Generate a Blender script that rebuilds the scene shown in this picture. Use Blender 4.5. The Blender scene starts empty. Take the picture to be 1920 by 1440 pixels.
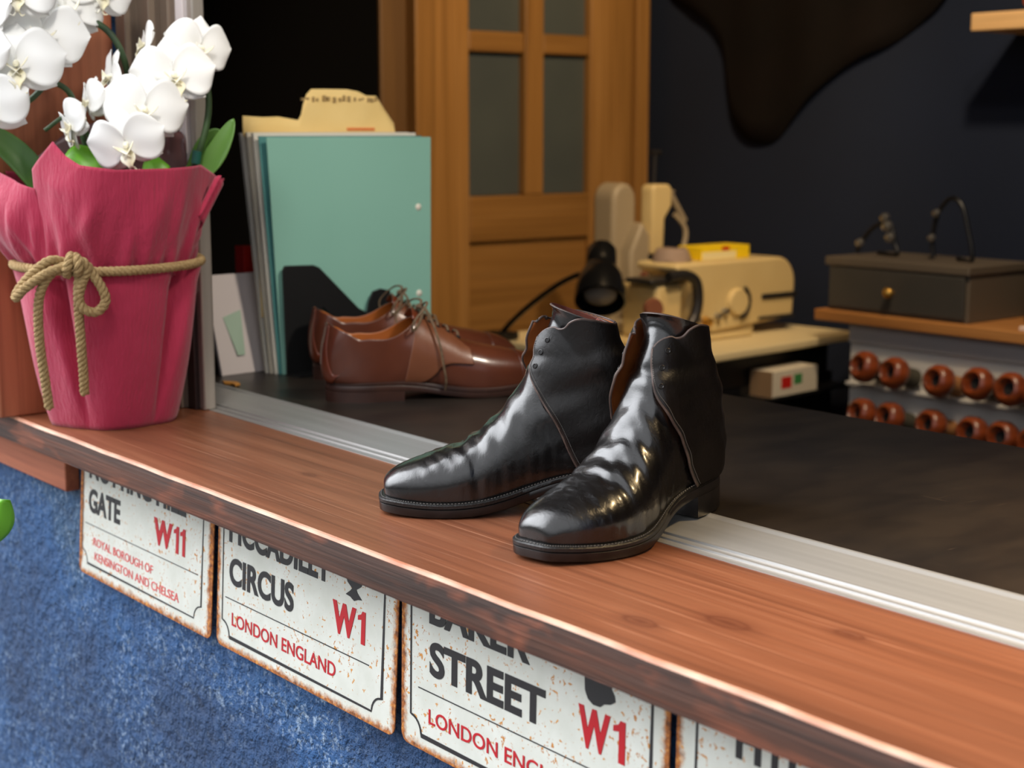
import bpy, bmesh, math, random
import numpy as np
from mathutils import Vector, Matrix
PI = math.pi
rnd = random.Random(7)
SC = bpy.context.scene
COL = SC.collection

# ------------------------------------------------------------------ camera, world, lights, exposure
cam_d = bpy.data.cameras.new('camera'); cam = bpy.data.objects.new('camera', cam_d); COL.objects.link(cam)
SC.camera = cam
YAW, PITCH, ROLL, F = 0.892342, 0.163370, 0.000268, 2884.0
cy, sy, cp, sp, cr, sr = math.cos(YAW), math.sin(YAW), math.cos(PITCH), math.sin(PITCH), math.cos(ROLL), math.sin(ROLL)
fwd = Vector((-sy*cp, cy*cp, -sp)); r0 = Vector((cy, sy, 0)); u0 = Vector((-sy*sp, cy*sp, cp))
rt = cr*r0 + sr*u0; up = -sr*r0 + cr*u0
mw = Matrix(((rt.x, up.x, -fwd.x, 0.95633), (rt.y, up.y, -fwd.y, -0.79398), (rt.z, up.z, -fwd.z, 1.4), (0, 0, 0, 1)))
cam.matrix_world = mw
cam_d.sensor_width = 36; cam_d.lens = F/1920*36
cam_d.clip_start = .05; cam_d.clip_end = 60
cam_d.dof.use_dof = True; cam_d.dof.focus_distance = 1.62; cam_d.dof.aperture_fstop = 5.6

world = bpy.data.worlds.new('world'); SC.world = world; world.use_nodes = True
wn = world.node_tree; wn.nodes.clear()
wo = wn.nodes.new('ShaderNodeOutputWorld'); wb = wn.nodes.new('ShaderNodeBackground')
wt = wn.nodes.new('ShaderNodeTexCoord'); ws = wn.nodes.new('ShaderNodeSeparateXYZ'); wr = wn.nodes.new('ShaderNodeValToRGB')
wn.links.new(wt.outputs['Generated'], ws.inputs[0]); wn.links.new(ws.outputs['Z'], wr.inputs[0])
wn.links.new(wr.outputs[0], wb.inputs[0]); wn.links.new(wb.outputs[0], wo.inputs[0])
# overcast sky, brightest in the open part of the street to the upper left
wd = wn.nodes.new('ShaderNodeVectorMath'); wd.operation = 'DOT_PRODUCT'; wn.links.new(wt.outputs['Generated'], wd.inputs[0])
wd.inputs[1].default_value = Vector((-.60, -.52, .61)).normalized()
wm = wn.nodes.new('ShaderNodeMapRange'); wm.interpolation_type = 'SMOOTHSTEP'; wn.links.new(wd.outputs['Value'], wm.inputs[0])
wm.inputs[1].default_value = .76; wm.inputs[2].default_value = .97; wm.inputs[3].default_value = 1.12; wm.inputs[4].default_value = 7.0
wn.links.new(wm.outputs[0], wb.inputs[1])
e = wr.color_ramp.elements
e[0].position = 0.0; e[0].color = (.10, .105, .11, 1)
e[1].position = 1.0; e[1].color = (1.0, 1.03, 1.08, 1)
for p, c in ((.04, (.32, .33, .34, 1)), (.22, (.62, .64, .67, 1)), (.5, (1.0, 1.03, 1.08, 1))):
    k = e.new(p); k.color = c

def area(name, loc, tgt, size, power, color, sizey=None):
    d = bpy.data.lights.new(name, 'AREA'); d.energy = power; d.color = color; d.size = size
    if sizey: d.shape = 'RECTANGLE'; d.size_y = sizey
    o = bpy.data.objects.new(name, d); COL.objects.link(o); o.location = loc
    o.rotation_euler = (Vector(tgt)-Vector(loc)).to_track_quat('-Z', 'Y').to_euler(); return o
def spot(name, loc, tgt, power, color, ang=70, rad=.04, blend=.6):
    d = bpy.data.lights.new(name, 'SPOT'); d.energy = power; d.color = color; d.spot_size = math.radians(ang)
    d.spot_blend = blend; d.shadow_soft_size = rad
    o = bpy.data.objects.new(name, d); COL.objects.link(o); o.location = loc
    o.rotation_euler = (Vector(tgt)-Vector(loc)).to_track_quat('-Z', 'Y').to_euler(); return o
WARM = (1.0, .72, .38)
spot('ceiling_spot', (-.50, 1.32, 2.46), (-1.75, 2.0, 1.1), 62, (1.0, .78, .52), 80, .05)
spot('ceiling_spot', (.62, 1.05, 2.52), (.46, .45, 1.0), 150, WARM, 52, .08, 1.0)
spot('ceiling_spot', (-.95, 1.35, 2.52), (-2.35, 2.0, 1.35), 42, (1.0, .68, .36), 75, .06)
spot('ceiling_spot', (.35, .75, 2.5), (-1.15, .62, 1.2), 62, (1.0, .90, .76), 42, .10, .8)  # neutral lamp added to brighten the teal folder
spot('added_front_fill', (-.15, -.55, 2.45), (-1.2, .42, 1.22), 30, (1.0, .94, .86), 34, .12, .9)  # added fill to brighten the folder edges, not a lamp of the shop
spot('ceiling_spot', (-.2, 1.0, 2.52), (-.95, 2.05, .9), 16, (1.0, .8, .6), 70, .06)

SC.view_settings.view_transform = 'Standard'; SC.view_settings.look = 'None'
SC.view_settings.gamma = 1; SC.view_settings.use_curve_mapping = False
SC.view_settings.exposure = 0.35

# ------------------------------------------------------------------ helpers
def srgb(r, g, b):
    f = lambda c: (c/255/12.92) if c/255 <= .04045 else ((c/255+.055)/1.055)**2.4
    return (f(r), f(g), f(b), 1)

def new_mat(name):
    m = bpy.data.materials.new(name); m.use_nodes = True
    nt = m.node_tree; b = nt.nodes['Principled BSDF']; return m, nt, b

def N(nt, typ, **kw):
    n = nt.nodes.new(typ)
    for k, v in kw.items():
        if k.startswith('i_'): n.inputs[k[2:].replace('_', ' ')].default_value = v
        else: setattr(n, k, v)
    return n

def coords(nt, scale=(1, 1, 1), rot=(0, 0, 0), kind='Object'):
    t = N(nt, 'ShaderNodeTexCoord'); mp = N(nt, 'ShaderNodeMapping')
    mp.inputs['Scale'].default_value = scale; mp.inputs['Rotation'].default_value = rot
    nt.links.new(t.outputs[kind], mp.inputs[0]); return mp.outputs[0]

def ramp(nt, fac, stops):
    r = N(nt, 'ShaderNodeValToRGB'); el = r.color_ramp.elements
    while len(el) < len(stops): el.new(.5)
    for k, (p, c) in enumerate(stops): el[k].position = p; el[k].color = c
    nt.links.new(fac, r.inputs[0]); return r.outputs[0]

def mixc(nt, fac, a, b, mode='MIX'):
    m = N(nt, 'ShaderNodeMix', data_type='RGBA', blend_type=mode)
    for sock, v in ((m.inputs[0], fac), (m.inputs[6], a), (m.inputs[7], b)):
        if hasattr(v, 'is_output'): nt.links.new(v, sock)
        else: sock.default_value = v
    return m.outputs[2]

def noise(nt, vec, scale, detail=3, rough=.5, dist=0):
    n = N(nt, 'ShaderNodeTexNoise'); n.inputs['Scale'].default_value = scale; n.inputs['Detail'].default_value = detail
    n.inputs['Roughness'].default_value = rough; n.inputs['Distortion'].default_value = dist
    nt.links.new(vec, n.inputs['Vector']); return n.outputs['Fac']

def bump(nt, b, h, strength, dist=.01, prev=None):
    n = N(nt, 'ShaderNodeBump'); n.inputs['Strength'].default_value = strength; n.inputs['Distance'].default_value = dist
    nt.links.new(h, n.inputs['Height'])
    if prev is not None: nt.links.new(prev, n.inputs['Normal'])
    nt.links.new(n.outputs[0], b.inputs['Normal']); return n.outputs[0]

def M(name, c, rough=.5, metal=0, c2=None, scale=8, stretch=(1, 1, 1), bstr=0, bscale=60, bdist=.002, lo=.35, hi=.65, coat=0, spec=None, sub=0, detail=3):
    m, nt, b = new_mat(name)
    c = c if len(c) == 4 else srgb(*c)
    b.inputs['Base Color'].default_value = c; b.inputs['Roughness'].default_value = rough; b.inputs['Metallic'].default_value = metal
    if coat: b.inputs['Coat Weight'].default_value = coat; b.inputs['Coat Roughness'].default_value = .12
    if spec is not None: b.inputs['Specular IOR Level'].default_value = spec
    v = coords(nt, stretch)
    if c2:
        c2 = c2 if len(c2) == 4 else srgb(*c2)
        nt.links.new(ramp(nt, noise(nt, v, scale, detail), [(lo, c), (hi, c2)]), b.inputs['Base Color'])
    if bstr: bump(nt, b, noise(nt, v, bscale, 4), bstr, bdist)
    if sub:
        b.inputs['Subsurface Weight'].default_value = sub; b.inputs['Subsurface Radius'].default_value = (.01, .01, .01)
    return m

class MB:
    def __init__(s): s.v = []; s.f = []; s.m = []
    def add(s, vs, fs, mi=0):
        o = len(s.v); s.v += [tuple(map(float, v)) for v in vs]
        s.f += [tuple(i+o for i in f) for f in fs]; s.m += [mi]*len(fs); return s
    def box(s, x0, y0, z0, x1, y1, z1, mi=0):
        v = [(x, y, z) for z in (z0, z1) for y in (y0, y1) for x in (x0, x1)]
        return s.add(v, [(0, 2, 3, 1), (4, 5, 7, 6), (0, 1, 5, 4), (2, 6, 7, 3), (0, 4, 6, 2), (1, 3, 7, 5)], mi)
    def hexa(s, p, mi=0):   # 8 points, bottom quad CCW then top quad
        return s.add(p, [(3, 2, 1, 0), (4, 5, 6, 7), (0, 1, 5, 4), (1, 2, 6, 5), (2, 3, 7, 6), (3, 0, 4, 7)], mi)
    def prism(s, pts, a, b, axis='z', mi=0):
        n = len(pts)
        def P(p, h): return {'z': (p[0], p[1], h), 'x': (h, p[0], p[1]), 'y': (p[0], h, p[1])}[axis]
        v = [P(p, a) for p in pts] + [P(p, b) for p in pts]
        f = [tuple(range(n))[::-1], tuple(range(n, 2*n))] + [(i, (i+1) % n, n+(i+1) % n, n+i) for i in range(n)]
        return s.add(v, f, mi)
    def grid(s, P, closed_u=False, mi=0, flip=False):   # P[i][j]
        n = len(P); k = len(P[0]); v = [p for r in P for p in r]; f = []
        for i in range(n-1):
            for j in range(k if closed_u else k-1):
                q = (i*k+j, i*k+(j+1) % k, (i+1)*k+(j+1) % k, (i+1)*k+j)
                f.append(q[::-1] if flip else q)
        return s.add(v, f, mi)
    def tube(s, path, r, seg=10, mi=0, caps=True, closed=False, flat=1.0, upv=(0, 0, 1)):
        path = [Vector(p) for p in path]; n = len(path)
        rr = r if hasattr(r, '__len__') else [r]*n
        t = [((path[(i+1) % n] if (closed or i < n-1) else path[i]) - (path[i-1] if (closed or i > 0) else path[i])).normalized() for i in range(n)]
        a = Vector(upv)
        if abs(a.dot(t[0])) > .95: a = Vector((1, 0, 0))
        nrm = (a - t[0]*a.dot(t[0])).normalized(); rings = []
        for i in range(n):
            nrm = (nrm - t[i]*nrm.dot(t[i])).normalized(); bn = t[i].cross(nrm)
            rings.append([path[i]+rr[i]*(math.cos(2*PI*k/seg)*nrm*flat+math.sin(2*PI*k/seg)*bn) for k in range(seg)])
        if closed: rings.append(rings[0])
        o = len(s.v); s.grid(rings, True, mi)
        if caps and not closed:
            s.f.append(tuple(o+k for k in range(seg))[::-1]); s.m.append(mi)
            s.f.append(tuple(o+(n-1)*seg+k for k in range(seg))); s.m.append(mi)
        return s
    def lathe(s, prof, seg=32, c=(0, 0, 0), axis=(0, 0, 1), mi=0):
        q = Vector((0, 0, 1)).rotation_difference(Vector(axis).normalized()); c = Vector(c)
        rings = [[c + q @ Vector((r*math.cos(2*PI*k/seg), r*math.sin(2*PI*k/seg), h)) for k in range(seg)] for r, h in prof]
        return s.grid(rings, True, mi)
    def build(s, name, mats, parent=None, smooth=True, bevel=0, solid=None, subd=0, seg=2, off=None, angle=40):
        me = bpy.data.meshes.new(name); v = s.v
        if off is not None: v = [(a-off[0], b-off[1], c-off[2]) for a, b, c in v]
        me.from_pydata(v, [], s.f)
        for m in (mats if isinstance(mats, (list, tuple)) else [mats]): me.materials.append(m)
        me.polygons.foreach_set('material_index', s.m)
        bm = bmesh.new(); bm.from_mesh(me); bmesh.ops.remove_doubles(bm, verts=bm.verts, dist=1e-6)
        bmesh.ops.recalc_face_normals(bm, faces=bm.faces)
        if smooth:
            for f_ in bm.faces: f_.smooth = True
            for ed in bm.edges:
                if len(ed.link_faces) == 2 and ed.calc_face_angle(0) > math.radians(angle): ed.smooth = False
        bm.to_mesh(me); bm.free()
        o = bpy.data.objects.new(name, me); COL.objects.link(o)
        if parent: o.parent = parent
        if solid:
            md = o.modifiers.new('solid', 'SOLIDIFY'); md.thickness = solid[0]; md.offset = solid[1]
            if len(solid) > 2: md.material_offset = solid[2]; md.material_offset_rim = solid[3]
        if bevel:
            md = o.modifiers.new('bevel', 'BEVEL'); md.width = bevel; md.segments = seg; md.limit_method = 'ANGLE'
        if subd:
            md = o.modifiers.new('sub', 'SUBSURF'); md.levels = subd; md.render_levels = subd
        return o

def tag(o, label, cat, group=None, kind=None):
    o['label'] = label; o['category'] = cat
    if group: o['group'] = group
    if kind: o['kind'] = kind
    return o
def thing(name, label, cat, loc=(0, 0, 0), rz=0, group=None, kind=None):
    o = bpy.data.objects.new(name, None); COL.objects.link(o); o.empty_display_size = .05
    o.location = loc; o.rotation_euler = (0, 0, rz); return tag(o, label, cat, group, kind)
def copy_thing(root, loc=None, rz=None):
    def rec(o, par):
        c = o.copy(); COL.objects.link(c)
        if par: c.parent = par
        for ch in o.children: rec(ch, c)
        return c
    r = rec(root, None)
    if loc is not None: r.location = loc
    if rz is not None: r.rotation_euler = (0, 0, rz)
    return r
def spline(pts, n):   # Catmull-Rom through pts
    P = np.array(pts, float); k = len(P); out = []
    for q in np.linspace(0, k-1, n):
        i = min(int(q), k-2); t = q-i
        p0 = P[max(i-1, 0)]; p1 = P[i]; p2 = P[i+1]; p3 = P[min(i+2, k-1)]
        if i == 0: p0 = 2*p1-p2
        if i == k-2: p3 = 2*p2-p1
        out.append(.5*((2*p1)+(-p0+p2)*t+(2*p0-5*p1+4*p2-p3)*t*t+(-p0+3*p1-3*p2+p3)*t**3))
    return np.array(out)
def interp(keys, x):  # monotone-safe smoothstep-free linear/cosine interpolation of (x, y) keys
    xs = [k[0] for k in keys]; ys = [k[1] for k in keys]
    return float(np.interp(x, xs, ys))

# ------------------------------------------------------------------ materials
def wood(name, c1, c2, c3, axis, rough=.38, gs=1.0, knots=(), bstr=.25, coat=.0, stripes=None):
    m, nt, b = new_mat(name)
    st = [22*gs, 22*gs, 22*gs]; st[axis] = 1.1*gs
    v = coords(nt, st)
    st2 = [150*gs, 150*gs, 150*gs]; st2[axis] = 2.2*gs
    v2 = coords(nt, st2)
    n1 = noise(nt, v, 1.0, 4, .55, .6); n2 = noise(nt, v2, 1.0, 3, .6)
    col = ramp(nt, n1, [(.3, srgb(*c1)), (.52, srgb(*c2)), (.75, srgb(*c3))])
    fine = ramp(nt, n2, [(.35, (.62, .58, .56, 1)), (.6, (1, 1, 1, 1))])
    col = mixc(nt, .55, col, fine, 'MULTIPLY')
    if stripes:
        st3 = [260, 260, 260]; st3[axis] = 3.0
        n3 = noise(nt, coords(nt, st3), 1.0, 3, .6, .3)
        col = mixc(nt, ramp(nt, n3, [(.60, (0, 0, 0, 1)), (.70, (.55, .55, .55, 1))]), col, srgb(*stripes))
    for (kx, ky, kz, kr) in knots:
        t = N(nt, 'ShaderNodeTexCoord'); mp = N(nt, 'ShaderNodeMapping')
        mp.inputs['Location'].default_value = (-kx*.45, -ky, -kz)
        mp.inputs['Scale'].default_value = (.45, 1, 1)
        nt.links.new(t.outputs['Object'], mp.inputs[0])
        ln = N(nt, 'ShaderNodeVectorMath', operation='LENGTH'); nt.links.new(mp.outputs[0], ln.inputs[0])
        dv = N(nt, 'ShaderNodeMath', operation='DIVIDE'); nt.links.new(ln.outputs['Value'], dv.inputs[0]); dv.inputs[1].default_value = kr
        fac = ramp(nt, dv.outputs[0], [(.0, (1, 1, 1, 1)), (.3, (.5, .5, .5, 1)), (.42, (.9, .9, .9, 1)), (.55, (.35, .35, .35, 1)), (1, (0, 0, 0, 1))])
        col = mixc(nt, fac, col, srgb(96, 52, 34))
    nt.links.new(col, b.inputs['Base Color']); b.inputs['Roughness'].default_value = rough
    if coat: b.inputs['Coat Weight'].default_value = coat; b.inputs['Coat Roughness'].default_value = .25
    bump(nt, b, n2, bstr, .0012); return m

M_SILL = wood('sill_wood', (108, 64, 43), (132, 80, 54), (150, 97, 68), 0, .36, 1.0,
              [(.1201, .1086, 0, .022), (.2021, .1628, 0, .014), (.0717, .055, 0, .018), (-.4476, .2, 0, .014), (-.5713, .1309, 0, .012)], .35, 0, (184, 130, 100))
M_JAMB = wood('jamb_wood', (150, 86, 56), (172, 102, 70), (188, 120, 86), 2, .5)
M_APRON = wood('apron_wood', (140, 72, 44), (165, 92, 60), (178, 106, 74), 0, .6)
M_DOOR = wood('door_wood', (140, 100, 50), (158, 114, 60), (170, 126, 72), 2, .4, .7)
M_DOORH = wood('door_rail_wood', (130, 92, 44), (146, 104, 53), (158, 116, 63), 1, .4, .7)
M_CABW = wood('cabinet_top_wood', (150, 98, 48), (172, 116, 62), (188, 134, 78), 0, .45, .8)
M_SHELF = wood('shelf_wood', (205, 160, 105), (222, 180, 125), (235, 196, 145), 0, .5, .8)

# weathered dark front edge of the sill
def sill_front():
    m, nt, b = new_mat('weathered_sill_edge')
    v = coords(nt, (1.6, 30, 60)); n1 = noise(nt, v, 1.0, 5, .6, .8)
    v2 = coords(nt, (4, 90, 190)); n2 = noise(nt, v2, 1.0, 4, .6)
    v3 = coords(nt, (7, 10, 22)); n3 = noise(nt, v3, 1.0, 3, .6, .5)
    col = ramp(nt, n1, [(.30, srgb(112, 66, 48)), (.46, srgb(88, 58, 46)), (.62, srgb(62, 46, 40))])
    col = mixc(nt, ramp(nt, n3, [(.56, (0, 0, 0, 1)), (.66, (.75, .75, .75, 1))]), col, srgb(142, 82, 58))
    col = mixc(nt, .6, col, ramp(nt, n2, [(.38, (.45, .42, .42, 1)), (.58, (1, 1, 1, 1))]), 'MULTIPLY')
    nt.links.new(col, b.inputs['Base Color']); b.inputs['Roughness'].default_value = .6
    bump(nt, b, n2, .6, .002); return m
M_SILLF = sill_front()
M_WORN = M('worn_edge_wood', (205, 170, 145), .5, c2=(175, 110, 80), scale=30, stretch=(.4, 1, 1))

def stucco():
    m, nt, b = new_mat('blue_stucco')
    v = coords(nt); big = noise(nt, v, 3.2, 3, .55); mid = noise(nt, v, 42, 4, .6); fine = noise(nt, v, 160, 4, .65)
    col = ramp(nt, big, [(.35, srgb(15, 52, 92)), (.55, srgb(25, 74, 124)), (.72, srgb(42, 74, 102))])
    sp_ = ramp(nt, noise(nt, v, 115, 5, .68, .3), [(.52, (0, 0, 0, 1)), (.64, (1, 1, 1, 1))])
    msk = ramp(nt, noise(nt, v, 6.5, 3, .6), [(.40, (.06, .06, .06, 1)), (.68, (.8, .8, .8, 1))])
    f = mixc(nt, 1.0, sp_, msk, 'MULTIPLY')
    col = mixc(nt, f, col, srgb(150, 168, 186))
    dk = ramp(nt, mid, [(.3, (.5, .52, .56, 1)), (.55, (1, 1, 1, 1))]); col = mixc(nt, .7, col, dk, 'MULTIPLY')
    nt.links.new(col, b.inputs['Base Color']); b.inputs['Roughness'].default_value = .75
    p = bump(nt, b, mid, 1.0, .022); bump(nt, b, fine, .6, .005, p); return m
M_STUCCO = stucco()

def aluminium(name, c=(176, 172, 168), axis=0, rough=.34):
    m, nt, b = new_mat(name); st = [140, 140, 140]; st[axis] = .8
    n = noise(nt, coords(nt, st), 1.0, 4, .6)
    nt.links.new(ramp(nt, n, [(.3, srgb(*[int(x*.95) for x in c])), (.7, srgb(*c))]), b.inputs['Base Color'])
    r = N(nt, 'ShaderNodeMapRange'); nt.links.new(n, r.inputs[0]); r.inputs[3].default_value = rough-.06; r.inputs[4].default_value = rough+.1
    nt.links.new(r.outputs[0], b.inputs['Roughness']); b.inputs['Metallic'].default_value = .55
    bump(nt, b, n, .08, .0008); return m
M_AL = aluminium('track_aluminium', (180, 178, 175), 0, .40)
M_ALV = aluminium('post_aluminium', (176, 168, 158), 2, .4)
M_ALP = M('pale_stile_reflection', (222, 212, 212), .5)
M_TAUPE = aluminium('taupe_aluminium', (134, 118, 104), 2, .5)
M_STILE_DARK = M('dark_stile_reflection', (58, 44, 42), .45, .3)

def worktop():
    m, nt, b = new_mat('black_worktop')
    v = coords(nt); n = noise(nt, coords(nt, (3, 1.2, 1)), 5, 4, .6)
    col = ramp(nt, n, [(.35, srgb(31, 26, 23)), (.65, srgb(45, 37, 30))])
    scr = noise(nt, coords(nt, (2, 60, 1), (0, 0, .5)), 3, 3, .7, .6)
    scr2 = noise(nt, coords(nt, (60, 3, 1), (0, 0, .2)), 2.5, 3, .7, .5)
    col = mixc(nt, ramp(nt, scr, [(.70, (0, 0, 0, 1)), (.74, (.4, .4, .4, 1))]), col, srgb(112, 92, 72))
    col = mixc(nt, ramp(nt, scr2, [(.71, (0, 0, 0, 1)), (.74, (.3, .3, .3, 1))]), col, srgb(112, 92, 72))
    nt.links.new(col, b.inputs['Base Color'])
    r = N(nt, 'ShaderNodeMapRange'); nt.links.new(noise(nt, v, 9, 4), r.inputs[0]); r.inputs[3].default_value = .30; r.inputs[4].default_value = .46
    nt.links.new(r.outputs[0], b.inputs['Roughness']); return m
M_TOP = worktop()

def leather(name, c, c2, rough=.26, bs=.25, coat=.35, scale=14, spec=.5):
    m, nt, b = new_mat(name); v = coords(nt)
    n = noise(nt, v, scale, 4, .6)
    nt.links.new(ramp(nt, n, [(.35, srgb(*c)), (.65, srgb(*c2))]), b.inputs['Base Color'])
    r = N(nt, 'ShaderNodeMapRange'); nt.links.new(noise(nt, v, 30, 4, .6), r.inputs[0]); r.inputs[3].default_value = rough-.07; r.inputs[4].default_value = rough+.12
    nt.links.new(r.outputs[0], b.inputs['Roughness'])
    b.inputs['Coat Weight'].default_value = coat; b.inputs['Coat Roughness'].default_value = .15; b.inputs['Specular IOR Level'].default_value = spec
    cr_ = noise(nt, coords(nt, (1, 2.2, 1.4)), 75, 5, .62, .8)
    p = bump(nt, b, cr_, bs, .0016); bump(nt, b, noise(nt, v, 420, 3), bs*.5, .0004, p); return m
M_BLK = leather('black_leather', (10, 9, 9), (20, 17, 16), .25, .30, .6)
M_BLKQ = leather('black_quarter_leather', (14, 11, 10), (26, 21, 19), .36, .32, .1, 14, .38)
M_SOLEB = M('black_sole', (17, 15, 15), .34, c2=(32, 28, 27), scale=40, bstr=.15)
M_WELT = M('black_welt', (24, 22, 21), .38, bstr=.3, bscale=300)
M_STITCH = M('grey_stitching', (92, 88, 84), .7)
M_TAN = M('tan_lining', (164, 92, 40), .55, c2=(140, 74, 32), scale=20, bstr=.1)
M_MAR = M('maroon_lining', (86, 36, 30), .7, c2=(120, 60, 44), scale=90, stretch=(1, 1, .3), bstr=.4, bscale=160)
M_RIM = M('cut_leather_edge', (96, 78, 70), .5, c2=(58, 46, 42), scale=60)
M_BRN = leather('brown_leather', (78, 38, 24), (96, 49, 30), .3, .12, .4, 9)
M_BRNL = leather('brown_leather_light', (104, 58, 36), (120, 71, 45), .36, .12, .25, 9)
M_BRND = leather('brown_leather_heel', (90, 38, 20), (106, 49, 27), .3, .12, .35, 9)
M_SOLEBR = M('brown_sole_edge', (46, 27, 22), .4, c2=(60, 36, 28), scale=30)
M_LACE = M('lace_cord', (118, 96, 72), .85, c2=(88, 70, 52), scale=300, bstr=.5, bscale=700)
M_TANIN = M('tan_inside', (176, 98, 38), .5, c2=(150, 78, 28), scale=14)
M_HOLE = M('dark_hole', (6, 5, 5), .8)
M_BLACKP = M('black_plastic', (14, 14, 15), .35)
M_BLACKM = M('black_steel', (16, 16, 17), .5)
M_WALLN = M('navy_wall_paint', (6, 20, 42), .9, c2=(9, 24, 48), scale=2)
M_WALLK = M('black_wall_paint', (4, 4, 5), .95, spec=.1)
M_CEIL = M('dark_ceiling', (50, 46, 42), .9)
M_FLOOR = wood('floor_wood', (60, 44, 34), (74, 54, 40), (84, 62, 48), 0, .5)
M_PAVE = M('grey_pavement', (120, 118, 114), .85, c2=(98, 97, 95), scale=5, bstr=.4, bscale=90)
M_GLASSD = M('frosted_dark_glass', (78, 84, 82), .35, c2=(70, 76, 76), scale=3)
M_CREAM = M('cream_enamel', (206, 184, 132), .4, c2=(198, 174, 122), scale=5)
M_CREAMT = M('cream_table_top', (214, 196, 152), .45)
M_BEIGE = M('beige_grey_enamel', (150, 136, 112), .5)
M_STEEL = M('bright_steel', (170, 168, 164), .3, .9)
M_DSTEEL = M('dark_steel', (60, 58, 58), .4, .7)
M_BRASS = M('brass', (196, 150, 70), .35, .8)
M_RUST_BR = M('red_brown_leather_belt', (112, 66, 46), .6)
M_YEL = M('yellow_card', (236, 202, 20), .5)
M_RED = M('red_card', (190, 30, 22), .5)
M_GRN = M('green_print', (60, 130, 70), .6)
M_WHT = M('white_card', (224, 218, 204), .6)
M_PINKGREY = M('grey_pink_cloth', (142, 122, 108), .8)
M_TEAL = M('teal_card', (134, 184, 168), .55, c2=(140, 190, 174), scale=3)
M_TEALD = M('dark_teal_card', (76, 134, 132), .55)
M_PAPER = M('white_paper', (218, 212, 198), .7)
M_PAPER2 = M('cream_paper', (196, 188, 170), .7)
M_KRAFT = M('kraft_paper', (234, 200, 128), .8, c2=(242, 212, 144), scale=7, bstr=.5, bscale=14, bdist=.006)
M_INK = M('grey_ink', (168, 140, 92), .8)
M_DRAWER = M('grey_painted_box', (62, 58, 52), .55, c2=(54, 52, 48), scale=6)
M_DRAWER_T = M('grey_box_lid', (88, 78, 66), .5)
M_CABG = M('grey_cabinet_paint', (150, 146, 144), .6)
M_RACKW = M('white_rack_board', (196, 192, 186), .6)
M_ROLLW = M('polished_brown_wood', (134, 62, 28), .32, c2=(98, 42, 18), scale=14, stretch=(1, 1, 4))
M_ROLLG = M('dark_roll_cloth', (60, 56, 44), .8)
M_ROLLO = M('ochre_roll_cloth', (150, 100, 56), .8)
M_DARKSHEET = leather('dark_sheeting_surface', (13, 10, 9), (18, 13, 11), .8, .1, 0, 5, .15)
M_ORANGE = M('orange_leather', (206, 92, 22), .45)
M_PETAL = M('white_petal', (253, 253, 250), .55, sub=.2, bstr=.08, bscale=80)
M_LIP = M('lip_petal', (244, 242, 230), .5, c2=(236, 226, 184), scale=50)
M_LEAF = M('orchid_leaf', (70, 112, 46), .38, c2=(96, 138, 62), scale=8, stretch=(1, 1, .4))
M_LEAFB = M('bright_leaf', (86, 150, 22), .4, c2=(104, 172, 34), scale=8)
M_STEM = M('green_stem', (58, 84, 46), .5, c2=(38, 56, 36), scale=20)
M_TIE = M('green_tie', (24, 84, 74), .5)
M_ROPE = M('tan_rope', (172, 146, 100), .85, c2=(146, 118, 76), scale=260, bstr=.5, bscale=700)
M_ENVD = M('dark_maroon_film', (84, 48, 48), .3, c2=(104, 70, 68), scale=6)

def crepe(name, c1, c2, rot):
    m, nt, b = new_mat(name)
    v = coords(nt, (260, 260, 42), rot); n = noise(nt, v, 1.0, 4, .6, .4)
    n2 = noise(nt, coords(nt), 11, 3)
    nt.links.new(ramp(nt, n2, [(.3, srgb(*c1)), (.7, srgb(*c2))]), b.inputs['Base Color'])
    b.inputs['Roughness'].default_value = .75; b.inputs['Sheen Weight'].default_value = .25
    bump(nt, b, n, .75, .003); return m
M_CREPE = crepe('crimson_crepe_paper', (164, 26, 62), (178, 36, 74), (.35, .5, .3))
M_CREPE2 = crepe('crimson_crepe_paper_side', (160, 24, 60), (176, 34, 72), (1.2, .2, .9))

# ------------------------------------------------------------------ the setting
def struct(name, mb, mats, label, cat='structure', **kw):
    o = mb.build(name, mats, **kw); tag(o, label, cat, kind='structure'); return o

struct('floor', MB().box(-2.6, .10, -.05, 2.2, 2.55, 0), M_FLOOR, 'dark wooden workshop floor behind the counter', 'floor', smooth=False)
struct('ground', MB().box(-7, -8, -.05, 7, .10, 0), M_PAVE, 'grey pavement outside below the blue wall', 'pavement', smooth=False)
struct('ceiling', MB().box(-2.6, .10, 2.6, 2.2, 2.55, 2.7), M_CEIL, 'dark workshop ceiling above the lamps', 'ceiling', smooth=False)
struct('wall_back', MB().box(-2.5, 2.42, 0, 2.2, 2.52, 2.6), M_WALLN, 'dark navy painted back wall of the workshop', 'wall', smooth=False)
struct('wall_right', MB().box(2.05, .30, 0, 2.15, 2.42, 2.6), M_WALLN, 'dark navy side wall out of view on the right', 'wall', smooth=False)
MBl = MB().box(-2.5, .30, 0, -2.4, 1.478, 2.6).box(-2.5, 1.478, 2.158, -2.4, 2.42, 2.6).box(-2.5, 2.37, 0, -2.4, 2.42, 2.158)
MBl.box(-2.56, 1.40, 0, -2.50, 2.50, 2.6)
struct('wall_left', MBl, M_WALLK, 'black side wall to the left of the wooden door', 'wall', smooth=False)
w = MB().box(-3.2, .072, 0, 2.4, .335, .9595).box(-3.2, .072, 2.35, 2.4, .30, 2.75).box(-3.2, .02, .9595, -1.325, .30, 2.35).box(1.36, .072, .9595, 2.4, .30, 2.35)
struct('wall_front', w, M_STUCCO, 'rough blue stucco wall below the wooden sill', 'wall', smooth=False)

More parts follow.
